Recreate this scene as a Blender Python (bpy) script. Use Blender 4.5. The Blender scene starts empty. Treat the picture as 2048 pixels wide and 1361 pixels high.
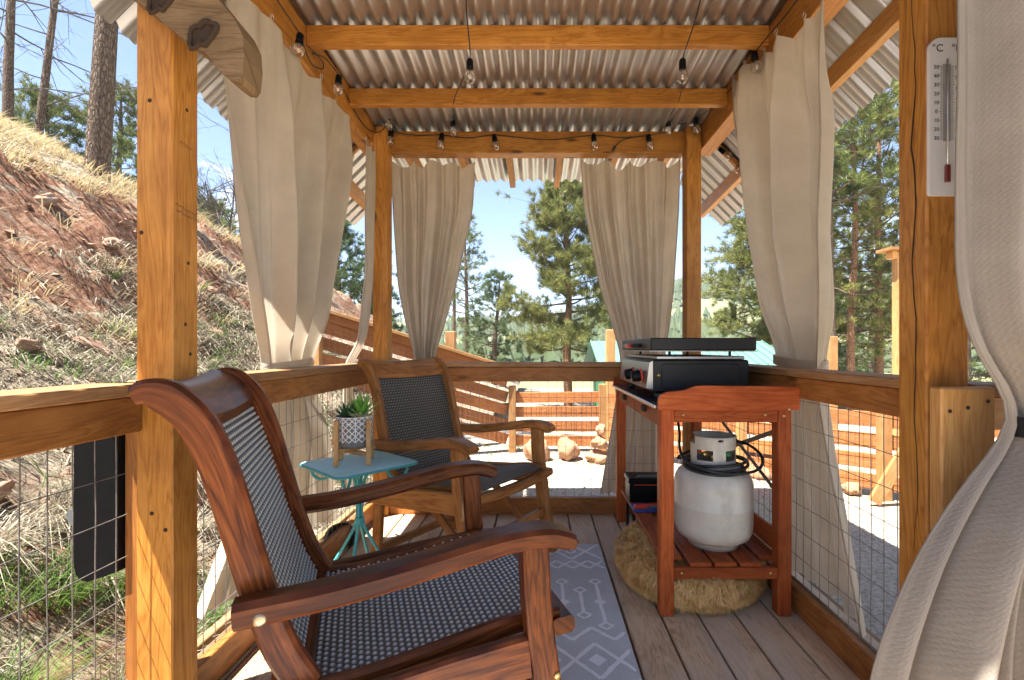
import bpy, math, random
import numpy as np
from mathutils import Vector, Matrix, noise, Euler
random.seed(7); np.random.seed(7)
R = math.radians
scene = bpy.context.scene
COL = scene.collection

# ---------------------------------------------------------------- camera
cam_d = bpy.data.cameras.new('camera')
cam = bpy.data.objects.new('camera', cam_d); COL.objects.link(cam)
cam.location = (0, 0, 1.0); cam.rotation_euler = (R(90), 0, 0)
cam_d.sensor_width = 36.0; cam_d.lens = 36.0 * 960 / 2048
cam_d.shift_x = -52 / 2048; cam_d.shift_y = 16.5 / 2048
cam_d.clip_start = 0.02; cam_d.clip_end = 3000
scene.camera = cam

# ---------------------------------------------------------------- world, sun, exposure
SUN_EL, SUN_AZ = R(66), R(-122)          # azimuth from +Y towards +X: the sun stands high, left of and a little behind the camera
sdir = Vector((math.cos(SUN_EL) * math.sin(SUN_AZ), math.cos(SUN_EL) * math.cos(SUN_AZ), math.sin(SUN_EL)))
world = bpy.data.worlds.new('World'); scene.world = world; world.use_nodes = True
wn = world.node_tree; wn.nodes.clear()
def wnode(t, **k):
    n = wn.nodes.new(t)
    for a, b in k.items(): setattr(n, a, b)
    return n
sky = wnode('ShaderNodeTexSky', sky_type='NISHITA', sun_disc=False, sun_elevation=SUN_EL, sun_rotation=SUN_AZ,
            altitude=3200, air_density=1.0, dust_density=.1, ozone_density=.7)
tc = wnode('ShaderNodeTexCoord'); mp = wnode('ShaderNodeMapping'); mp.inputs['Scale'].default_value = (1, 1, 2.6)
nz = wnode('ShaderNodeTexNoise'); nz.inputs['Scale'].default_value = 3.4; nz.inputs['Detail'].default_value = 8; nz.inputs['Roughness'].default_value = .58
mp.inputs['Location'].default_value = (.35, .1, .2)
cr = wnode('ShaderNodeValToRGB'); cr.color_ramp.elements[0].position = .58; cr.color_ramp.elements[1].position = .76
cm = wnode('ShaderNodeMixRGB'); cm.inputs['Color2'].default_value = (10.0, 10.0, 10.1, 1)
bg = wnode('ShaderNodeBackground'); bg.inputs['Strength'].default_value = .066
wo = wnode('ShaderNodeOutputWorld'); L = wn.links.new
L(tc.outputs['Generated'], mp.inputs['Vector']); L(mp.outputs['Vector'], nz.inputs['Vector']); L(nz.outputs['Fac'], cr.inputs['Fac'])
L(cr.outputs['Color'], cm.inputs['Fac']); L(sky.outputs['Color'], cm.inputs['Color1'])
L(cm.outputs['Color'], bg.inputs['Color']); L(bg.outputs['Background'], wo.inputs['Surface'])
sl = bpy.data.lights.new('sun', 'SUN'); sl.energy = 4.8; sl.angle = R(.6); sl.color = (1, .965, .90)
so = bpy.data.objects.new('sun', sl); COL.objects.link(so); so.location = sdir * 30
so.rotation_euler = (-sdir).to_track_quat('-Z', 'Y').to_euler()
scene.view_settings.view_transform = 'Standard'; scene.view_settings.look = 'None'
scene.view_settings.exposure = 2.4; scene.view_settings.gamma = 1.0; scene.view_settings.use_curve_mapping = False
cy = scene.cycles
cy.max_bounces = 8; cy.diffuse_bounces = 5; cy.glossy_bounces = 4; cy.transmission_bounces = 4; cy.transparent_max_bounces = 12
cy.caustics_reflective = False; cy.caustics_refractive = False; cy.sample_clamp_indirect = 6
cy.use_denoising = True
try: cy.denoiser = 'OPENIMAGEDENOISE'
except Exception: pass

# ---------------------------------------------------------------- materials
MATS = {}
def new_mat(name):
    m = bpy.data.materials.new(name); m.use_nodes = True
    nt = m.node_tree; b = nt.nodes['Principled BSDF']
    MATS[name] = m
    return m, nt, b
def N(nt, t, ins=None, **k):
    n = nt.nodes.new(t)
    for a, b in k.items(): setattr(n, a, b)
    for a, b in (ins or {}).items():
        if hasattr(b, 'node'): nt.links.new(b, n.inputs[a])
        else: n.inputs[a].default_value = b
    return n
def ramp(nt, fac, stops):
    n = nt.nodes.new('ShaderNodeValToRGB'); cr = n.color_ramp
    while len(cr.elements) < len(stops): cr.elements.new(.5)
    for e, (p, c) in zip(cr.elements, stops):
        e.position = p; e.color = (*c, 1) if len(c) == 3 else c
    nt.links.new(fac, n.inputs['Fac'])
    return n.outputs['Color']
def mixc(nt, fac, a, b, bt='MIX'):
    n = nt.nodes.new('ShaderNodeMixRGB'); n.blend_type = bt
    for i, v in (('Fac', fac), ('Color1', a), ('Color2', b)):
        if hasattr(v, 'node'): nt.links.new(v, n.inputs[i])
        else: n.inputs[i].default_value = v if not isinstance(v, tuple) else (*v, 1)[:4]
    return n.outputs['Color']
def math_(nt, op, a, b=0.0, c=0.0):
    n = nt.nodes.new('ShaderNodeMath'); n.operation = op
    for i, v in enumerate((a, b, c)):
        if hasattr(v, 'node'): nt.links.new(v, n.inputs[i])
        else: n.inputs[i].default_value = v
    return n.outputs['Value']
def bump(nt, b, h, strength=.3, dist=.002):
    n = N(nt, 'ShaderNodeBump', {'Strength': strength, 'Distance': dist, 'Height': h})
    nt.links.new(n.outputs['Normal'], b.inputs['Normal'])

def wood(name, dark, mid, light, rough=.5, knots=.5, grain=1.0, grey=None, coat=0.0, bstr=.25, spec=.28):
    """grain runs along U (metres)"""
    m, nt, b = new_mat(name)
    uv = N(nt, 'ShaderNodeUVMap').outputs['UV']
    oi = N(nt, 'ShaderNodeObjectInfo').outputs['Random']
    sep = N(nt, 'ShaderNodeSeparateXYZ', {'Vector': uv})
    rnd = math_(nt, 'MULTIPLY', oi, 31.0)
    def co(su, sv):
        c = N(nt, 'ShaderNodeCombineXYZ', {'X': math_(nt, 'MULTIPLY', sep.outputs['X'], su), 'Y': math_(nt, 'MULTIPLY', sep.outputs['Y'], sv), 'Z': rnd})
        return c.outputs['Vector']
    n1 = N(nt, 'ShaderNodeTexNoise', {'Vector': co(1.6, 14), 'Scale': 1.0, 'Detail': 4.0, 'Roughness': .55, 'Distortion': .8})
    band = math_(nt, 'FRACT', math_(nt, 'MULTIPLY', n1.outputs['Fac'], 10.0 * grain))
    band = math_(nt, 'PINGPONG', band, .5)
    n2 = N(nt, 'ShaderNodeTexNoise', {'Vector': co(6, 260), 'Scale': 1.0, 'Detail': 3.0, 'Roughness': .6})
    n3 = N(nt, 'ShaderNodeTexNoise', {'Vector': co(1.2, 5), 'Scale': 1.0, 'Detail': 2.0})
    f = math_(nt, 'ADD', math_(nt, 'MULTIPLY', band, .7), math_(nt, 'MULTIPLY', n2.outputs['Fac'], .45))
    col = ramp(nt, f, [(.16, dark), (.34, mid), (.70, light)])
    col = mixc(nt, math_(nt, 'MULTIPLY', n3.outputs['Fac'], .4), col, mid)
    n5 = N(nt, 'ShaderNodeTexNoise', {'Vector': co(2.6, 3.4), 'Scale': 1.0, 'Detail': 5.0, 'Roughness': .7})
    col = mixc(nt, ramp(nt, n5.outputs['Fac'], [(.44, (0, 0, 0)), (.72, (.65, .65, .65))]), col, tuple(c * .8 for c in dark))
    tint = math_(nt, 'ADD', math_(nt, 'MULTIPLY', oi, .42), .76)
    col = mixc(nt, 1.0, col, N(nt, 'ShaderNodeCombineXYZ', {'X': tint, 'Y': tint, 'Z': tint}).outputs['Vector'], 'MULTIPLY')
    if grey:
        n4 = N(nt, 'ShaderNodeTexNoise', {'Vector': co(2.2, 7), 'Scale': 1.0, 'Detail': 5.0, 'Roughness': .65})
        col = mixc(nt, ramp(nt, n4.outputs['Fac'], [(.38, (0, 0, 0)), (.66, (1, 1, 1))]), col, grey)
    if knots:
        vo = N(nt, 'ShaderNodeTexVoronoi', {'Vector': co(2.6, 9), 'Scale': 1.0, 'Randomness': 1.0})
        k = ramp(nt, vo.outputs['Distance'], [(.055, (1, 1, 1)), (.125, (0, 0, 0))])
        col = mixc(nt, math_(nt, 'MULTIPLY', k, knots), col, tuple(c * .35 for c in dark))
    nt.links.new(col, b.inputs['Base Color'])
    nt.links.new(math_(nt, 'ADD', math_(nt, 'MULTIPLY', n3.outputs['Fac'], .25), rough - .12), b.inputs['Roughness'])
    b.inputs['Coat Weight'].default_value = coat; b.inputs['Coat Roughness'].default_value = .22
    b.inputs['Specular IOR Level'].default_value = spec
    bump(nt, b, math_(nt, 'ADD', n2.outputs['Fac'], math_(nt, 'MULTIPLY', band, .6)), bstr, .0015)
    return m

wood('cedar', (.25, .088, .013), (.46, .186, .030), (.60, .285, .062), .48, .9, 1.0, coat=.05)
wood('cedar_pale', (.42, .19, .055), (.56, .28, .085), (.66, .38, .14), .5, .7)
wood('rail_wood', (.19, .066, .015), (.36, .135, .030), (.48, .21, .058), .5, .6)
wood('cap_wood', (.22, .095, .035), (.35, .175, .07), (.45, .26, .125), .55, .3)
wood('weathered', (.095, .052, .022), (.215, .130, .060), (.30, .195, .10), .75, 0, 1.3, bstr=.5)
wood('deck_wood', (.30, .165, .08), (.60, .405, .235), (.71, .52, .335), .62, .6, 1.2, grey=(.55, .435, .31), bstr=.5)
wood('mahogany', (.026, .006, .002), (.105, .024, .005), (.25, .070, .015), .36, .15, .8, coat=.07, bstr=.12, spec=.14)
wood('teak', (.16, .055, .014), (.33, .13, .034), (.46, .215, .072), .40, .15, .8, coat=.05, bstr=.15, spec=.15)
wood('bench_wood', (.20, .036, .009), (.38, .080, .019), (.49, .135, .036), .48, .2, .8, coat=0.0, bstr=.15, spec=.14)
wood('fence_wood', (.24, .075, .02), (.37, .135, .04), (.45, .20, .07), .65, .5)
wood('fence_post', (.30, .13, .042), (.40, .205, .075), (.48, .28, .12), .65, .4)
wood('stand_wood', (.40, .19, .06), (.58, .32, .12), (.66, .40, .18), .5, .1)

def plain(name, col, rough=.5, metal=0.0, spec=.5, var=.12, scale=20.0, bstr=0.0, coat=0.0, dirt=None):
    m, nt, b = new_mat(name)
    o = N(nt, 'ShaderNodeTexCoord').outputs['Object']
    n = N(nt, 'ShaderNodeTexNoise', {'Vector': o, 'Scale': scale, 'Detail': 5.0, 'Roughness': .6})
    lo = tuple(max(0, c * (1 - var)) for c in col); hi = tuple(min(1, c * (1 + var)) for c in col)
    c = ramp(nt, n.outputs['Fac'], [(.3, lo), (.7, hi)])
    if dirt:
        n2 = N(nt, 'ShaderNodeTexNoise', {'Vector': o, 'Scale': scale * .35, 'Detail': 8.0, 'Roughness': .7})
        c = mixc(nt, ramp(nt, n2.outputs['Fac'], [(.52, (0, 0, 0)), (.72, (1, 1, 1))]), c, dirt)
    nt.links.new(c, b.inputs['Base Color'])
    nt.links.new(math_(nt, 'ADD', math_(nt, 'MULTIPLY', n.outputs['Fac'], .2), max(rough - .1, .02)), b.inputs['Roughness'])
    b.inputs['Metallic'].default_value = metal; b.inputs['Specular IOR Level'].default_value = spec
    b.inputs['Coat Weight'].default_value = coat
    if bstr: bump(nt, b, n.outputs['Fac'], bstr, .003)
    return m
plain('tin', (.54, .54, .545), .40, .92, .5, .06, 5)
plain('black_metal', (.014, .014, .015), .42, 0, .3, .2, 30)
plain('black_plastic', (.006, .006, .007), .35, 0, .10, .2, 30)
plain('grey_plastic', (.10, .11, .11), .5)
plain('steel', (.42, .42, .43), .35, .9)
plain('panel_steel', (.40, .38, .36), .32, .85)
plain('dark_top', (.035, .045, .07), .28, .3, .5, .3, 12)
plain('bar_grey', (.16, .16, .165), .45, .5)
plain('red_paint', (.62, .06, .025), .4)
plain('blue_paint', (.03, .06, .25), .4)
plain('brass', (.6, .42, .15), .35, .9)
plain('screw', (.45, .33, .2), .35, .9)
plain('copper', (.7, .38, .16), .3, .9)
plain('tank_paint', (.58, .55, .47), .34, 0, .4, .07, 22, coat=.1, dirt=(.47, .42, .34))
plain('green_valve', (.06, .2, .07), .4)
plain('rubber', (.012, .012, .012), .45)
plain('teal_paint', (.42, .77, .80), .45, 0, .35, .07, 25, dirt=(.50, .80, .82))
plain('teal_edge', (.05, .30, .31), .42, 0, .5, .15, 30)
plain('pot_grey', (.20, .185, .17), .8, 0, .3, .2, 120, .3)
plain('pot_white', (.80, .77, .72), .75, 0, .3, .06, 90, .2)
plain('soil', (.05, .035, .025), .95, 0, .2, .4, 90, .6)
plain('leaf_dark', (.035, .10, .035), .45, 0, .5, .3, 40)
plain('leaf_bright', (.16, .36, .05), .45, 0, .5, .25, 40)
plain('leaf_pale', (.36, .36, .16), .5, 0, .5, .25, 40)
plain('white_plastic', (.74, .72, .69), .4, 0, .5, .03, 20)
plain('print', (.03, .025, .025), .6)
plain('print_grey', (.34, .33, .32), .55)
plain('spirit', (.16, .03, .02), .3)
plain('ink', (.13, .05, .02), .7)
plain('crack', (.035, .018, .008), .9)
plain('wire', (.20, .185, .17), .5, .55, .5, .3, 60)
plain('rust_wire', (.33, .20, .13), .6, .3, .5, .3, 60)
plain('nickel', (.6, .58, .55), .3, .95)
plain('rock', (.26, .155, .105), .9, 0, .25, .4, 12, .9, dirt=(.28, .23, .18))
plain('boulder', (.36, .195, .11), .9, 0, .25, .35, 9, .9, dirt=(.38, .29, .21))
plain('green_wall', (.035, .16, .085), .6, 0, .4, .12, 8)
plain('green_roof', (.13, .25, .215), .4, .2, .5, .06, 4)
def barkmat(name, c0, c1, c2, s_=1.0):
    m, nt, b = new_mat(name)
    o = N(nt, 'ShaderNodeTexCoord').outputs['Object']
    mp_ = N(nt, 'ShaderNodeMapping', {'Vector': o, 'Scale': (26 * s_, 26 * s_, 7 * s_)}).outputs['Vector']
    wn_ = N(nt, 'ShaderNodeTexNoise', {'Vector': mp_, 'Scale': 1.2, 'Detail': 4.0})
    mv = N(nt, 'ShaderNodeVectorMath', {0: mp_, 1: wn_.outputs['Color']}, operation='ADD').outputs['Vector']
    vo = N(nt, 'ShaderNodeTexVoronoi', {'Vector': mv, 'Scale': 1.6}, feature='DISTANCE_TO_EDGE')
    n = N(nt, 'ShaderNodeTexNoise', {'Vector': o, 'Scale': 30.0, 'Detail': 6.0, 'Roughness': .7})
    f = math_(nt, 'ADD', math_(nt, 'MULTIPLY', vo.outputs['Distance'], 1.4), math_(nt, 'MULTIPLY', n.outputs['Fac'], .5))
    nt.links.new(ramp(nt, f, [(.26, c0), (.45, c1), (.75, c2)]), b.inputs['Base Color']); b.inputs['Roughness'].default_value = .95; b.inputs['Specular IOR Level'].default_value = .15
    bump(nt, b, f, 1.0, .03)
barkmat('bark', (.075, .052, .038), (.17, .12, .085), (.25, .185, .135))
barkmat('bark_orange', (.13, .07, .04), (.34, .18, .10), (.46, .27, .16))
plain('twig', (.115, .10, .085), .95, 0, .2, .4, 9)
plain('lamp_white', (.75, .74, .7), .4)

def weave(name, c0, c1, rough):
    m, nt, b = new_mat(name)
    uv = N(nt, 'ShaderNodeUVMap').outputs['UV']
    n = N(nt, 'ShaderNodeTexNoise', {'Vector': uv, 'Scale': .8, 'Detail': 4.0})
    sx = N(nt, 'ShaderNodeSeparateXYZ', {'Vector': uv})
    row = math_(nt, 'MODULO', math_(nt, 'FLOOR', sx.outputs['X']), 2.0)
    A_ = math_(nt, 'ABSOLUTE', math_(nt, 'SINE', math_(nt, 'MULTIPLY', math_(nt, 'MULTIPLY_ADD', row, .5, sx.outputs['Y']), math.pi)))
    B_ = math_(nt, 'ABSOLUTE', math_(nt, 'SINE', math_(nt, 'MULTIPLY', sx.outputs['X'], math.pi)))
    hh = math_(nt, 'MULTIPLY', A_, B_)
    c = ramp(nt, hh, [(.22, tuple(x * .12 for x in c0)), (.5, c0), (.85, c1)])  # sky sheen on strand tops put into the colour, gaps between strands dark
    c = mixc(nt, math_(nt, 'MULTIPLY', n.outputs['Fac'], .4), c, tuple(x * .6 for x in c0))
    nt.links.new(c, b.inputs['Base Color'])
    b.inputs['Roughness'].default_value = rough; b.inputs['Specular IOR Level'].default_value = .7
    return m
weave('wicker_grey', (.20, .205, .195), (.70, .70, .66), .34)
weave('wicker_brown', (.075, .068, .055), (.25, .23, .19), .42)

def cloth(name, col, trans=.35, seer=0.0, crease=2.2):
    m, nt, b = new_mat(name)
    uv = N(nt, 'ShaderNodeUVMap').outputs['UV']
    n = N(nt, 'ShaderNodeTexNoise', {'Vector': uv, 'Scale': 5.0, 'Detail': 6.0, 'Roughness': .65})
    fine = N(nt, 'ShaderNodeTexNoise', {'Vector': N(nt, 'ShaderNodeMapping', {'Vector': uv, 'Scale': (420, 260, 1)}).outputs['Vector'], 'Scale': 1.0, 'Detail': 2.0})
    f = math_(nt, 'ADD', math_(nt, 'MULTIPLY', n.outputs['Fac'], .6), math_(nt, 'MULTIPLY', fine.outputs['Fac'], .4))
    c = ramp(nt, f, [(.32, tuple(x * .82 for x in col)), (.62, tuple(min(1, x * 1.10) for x in col))])
    nt.links.new(c, b.inputs['Base Color']); b.inputs['Roughness'].default_value = .9; b.inputs['Specular IOR Level'].default_value = .15
    cre = N(nt, 'ShaderNodeTexNoise', {'Vector': N(nt, 'ShaderNodeMapping', {'Vector': uv, 'Scale': (7, 3.2, 1), 'Rotation': (0, 0, .5)}).outputs['Vector'], 'Scale': 1.0, 'Detail': 5.0, 'Distortion': 1.2})
    h = math_(nt, 'ADD', math_(nt, 'MULTIPLY', fine.outputs['Fac'], .10), math_(nt, 'MULTIPLY', cre.outputs['Fac'], crease))
    if seer:
        sx = N(nt, 'ShaderNodeSeparateXYZ', {'Vector': uv})
        wob = N(nt, 'ShaderNodeTexNoise', {'Vector': uv, 'Scale': 22.0, 'Detail': 2.0})
        ph = math_(nt, 'ADD', math_(nt, 'MULTIPLY', sx.outputs['X'], 520.0), math_(nt, 'MULTIPLY', math_(nt, 'SINE', math_(nt, 'ADD', math_(nt, 'MULTIPLY', sx.outputs['Y'], 480.0), math_(nt, 'MULTIPLY', wob.outputs['Fac'], 14.0))), 1.5))
        h = math_(nt, 'ADD', h, math_(nt, 'MULTIPLY', math_(nt, 'SINE', ph), seer))
    bump(nt, b, h, .5, .006)
    tr = N(nt, 'ShaderNodeBsdfTranslucent', {'Color': c})
    mx = N(nt, 'ShaderNodeMixShader', {'Fac': trans})
    nt.links.new(b.outputs['BSDF'], mx.inputs[1]); nt.links.new(tr.outputs['BSDF'], mx.inputs[2])
    nt.links.new(mx.outputs['Shader'], nt.nodes['Material Output'].inputs['Surface'])
    return m
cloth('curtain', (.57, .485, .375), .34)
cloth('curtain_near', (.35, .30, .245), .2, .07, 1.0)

def leafmat(name, c0, c1, trans=.3, scale=2.0, rough=.55):
    m, nt, b = new_mat(name)
    o = N(nt, 'ShaderNodeTexCoord').outputs['Object']
    n = N(nt, 'ShaderNodeTexNoise', {'Vector': o, 'Scale': scale, 'Detail': 4.0, 'Roughness': .7})
    c = ramp(nt, n.outputs['Fac'], [(.32, c0), (.68, c1)])
    nt.links.new(c, b.inputs['Base Color']); b.inputs['Roughness'].default_value = rough; b.inputs['Specular IOR Level'].default_value = .3
    tr = N(nt, 'ShaderNodeBsdfTranslucent', {'Color': c})
    mx = N(nt, 'ShaderNodeMixShader', {'Fac': trans})
    nt.links.new(b.outputs['BSDF'], mx.inputs[1]); nt.links.new(tr.outputs['BSDF'], mx.inputs[2])
    nt.links.new(mx.outputs['Shader'], nt.nodes['Material Output'].inputs['Surface'])
leafmat('needles', (.045, .080, .022), (.20, .215, .062), .3, 4)
leafmat('needles_blue', (.035, .070, .030), (.14, .18, .065), .3, 4)
leafmat('needles_olive', (.060, .090, .024), (.29, .275, .085), .3, 4)
leafmat('needles_far', (.05, .08, .035), (.12, .14, .06), .1, .05)
leafmat('straw', (.28, .215, .11), (.53, .435, .27), .3, 1.2)
leafmat('straw_grey', (.17, .14, .095), (.42, .36, .265), .25, 1.2)
leafmat('grass_green', (.06, .13, .022), (.16, .25, .05), .35, 3)
leafmat('fur', (.62, .34, .085), (1.0, .74, .34), .25, 38)

# glass: clear with fresnel reflection
m, nt, b = new_mat('bulb_glass')
tp = N(nt, 'ShaderNodeBsdfTransparent', {'Color': (.96, .94, .90, 1)}); gl = N(nt, 'ShaderNodeBsdfGlossy', {'Roughness': .06})
fc = N(nt, 'ShaderNodeLayerWeight', {'Blend': .35})
mx = N(nt, 'ShaderNodeMixShader', {'Fac': math_(nt, 'MULTIPLY_ADD', fc.outputs['Facing'], .75, .12)})
nt.links.new(tp.outputs['BSDF'], mx.inputs[1]); nt.links.new(gl.outputs['BSDF'], mx.inputs[2])
nt.links.new(mx.outputs['Shader'], nt.nodes['Material Output'].inputs['Surface'])

# rug pile
m, nt, b = new_mat('rug_grey')
o = N(nt, 'ShaderNodeTexCoord').outputs['Object']
n = N(nt, 'ShaderNodeTexNoise', {'Vector': o, 'Scale': 240.0, 'Detail': 3.0}); n2 = N(nt, 'ShaderNodeTexNoise', {'Vector': o, 'Scale': 7.0, 'Detail': 5.0})
c = ramp(nt, math_(nt, 'ADD', math_(nt, 'MULTIPLY', n.outputs['Fac'], .6), math_(nt, 'MULTIPLY', n2.outputs['Fac'], .4)), [(.3, (.50, .50, .49)), (.68, (.72, .715, .70))])
nt.links.new(c, b.inputs['Base Color']); b.inputs['Roughness'].default_value = .95; b.inputs['Specular IOR Level'].default_value = .1; bump(nt, b, n.outputs['Fac'], .8, .004)
m, nt, b = new_mat('rug_white')
o = N(nt, 'ShaderNodeTexCoord').outputs['Object']
n = N(nt, 'ShaderNodeTexNoise', {'Vector': o, 'Scale': 200.0, 'Detail': 3.0})
nt.links.new(ramp(nt, n.outputs['Fac'], [(.3, (.86, .85, .83)), (.7, (.96, .95, .93))]), b.inputs['Base Color']); b.inputs['Roughness'].default_value = .95; bump(nt, b, n.outputs['Fac'], .8, .004)

# hillside soil
m, nt, b = new_mat('hill_soil')
o = N(nt, 'ShaderNodeTexCoord').outputs['Object']
n = N(nt, 'ShaderNodeTexNoise', {'Vector': o, 'Scale': 1.3, 'Detail': 8.0, 'Roughness': .65}); n2 = N(nt, 'ShaderNodeTexNoise', {'Vector': o, 'Scale': 22.0, 'Detail': 8.0, 'Roughness': .75})
c1 = ramp(nt, n2.outputs['Fac'], [(.36, (.08, .036, .022)), (.5, (.275, .135, .08)), (.64, (.43, .265, .18))])
c2 = ramp(nt, n2.outputs['Fac'], [(.36, (.09, .068, .048)), (.5, (.29, .232, .165)), (.64, (.46, .395, .31))])
sx = N(nt, 'ShaderNodeSeparateXYZ', {'Vector': o})
gn = N(nt, 'ShaderNodeSeparateXYZ', {'Vector': N(nt, 'ShaderNodeNewGeometry').outputs['True Normal']})
g = math_(nt, 'ADD', n.outputs['Fac'], math_(nt, 'MULTIPLY', math_(nt, 'SUBTRACT', gn.outputs['Z'], .74), .9))
g = math_(nt, 'SUBTRACT', g, math_(nt, 'MULTIPLY', math_(nt, 'LESS_THAN', sx.outputs['Z'], .28), .12))
nt.links.new(mixc(nt, ramp(nt, g, [(.31, (0, 0, 0)), (.47, (1, 1, 1))]), c1, c2), b.inputs['Base Color'])
b.inputs['Roughness'].default_value = .95; b.inputs['Specular IOR Level'].default_value = .15; bump(nt, b, n2.outputs['Fac'], 1.0, .05)
# yard
m, nt, b = new_mat('yard')
o = N(nt, 'ShaderNodeTexCoord').outputs['Object']
n = N(nt, 'ShaderNodeTexNoise', {'Vector': o, 'Scale': 1.1, 'Detail': 6.0, 'Roughness': .6}); n2 = N(nt, 'ShaderNodeTexNoise', {'Vector': o, 'Scale': 45.0, 'Detail': 6.0, 'Roughness': .8})
c1 = ramp(nt, n2.outputs['Fac'], [(.34, (.19, .15, .11)), (.5, (.43, .365, .28)), (.66, (.60, .53, .43))])
sy = N(nt, 'ShaderNodeSeparateXYZ', {'Vector': o})
gr = ramp(nt, n2.outputs['Fac'], [(.3, (.12, .13, .06)), (.7, (.24, .24, .12))])
c1 = mixc(nt, ramp(nt, n.outputs['Fac'], [(.52, (0, 0, 0)), (.68, (.45, .45, .45))]), c1, (.32, .30, .16))
c1 = mixc(nt, ramp(nt, math_(nt, 'MULTIPLY', math_(nt, 'SUBTRACT', sy.outputs['Y'], 9.0), .03), [(0, (0, 0, 0)), (1, (1, 1, 1))]), c1, gr)
nt.links.new(c1, b.inputs['Base Color']); b.inputs['Roughness'].default_value = .95; b.inputs['Specular IOR Level'].default_value = .15; bump(nt, b, n2.outputs['Fac'], .8, .02)

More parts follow.
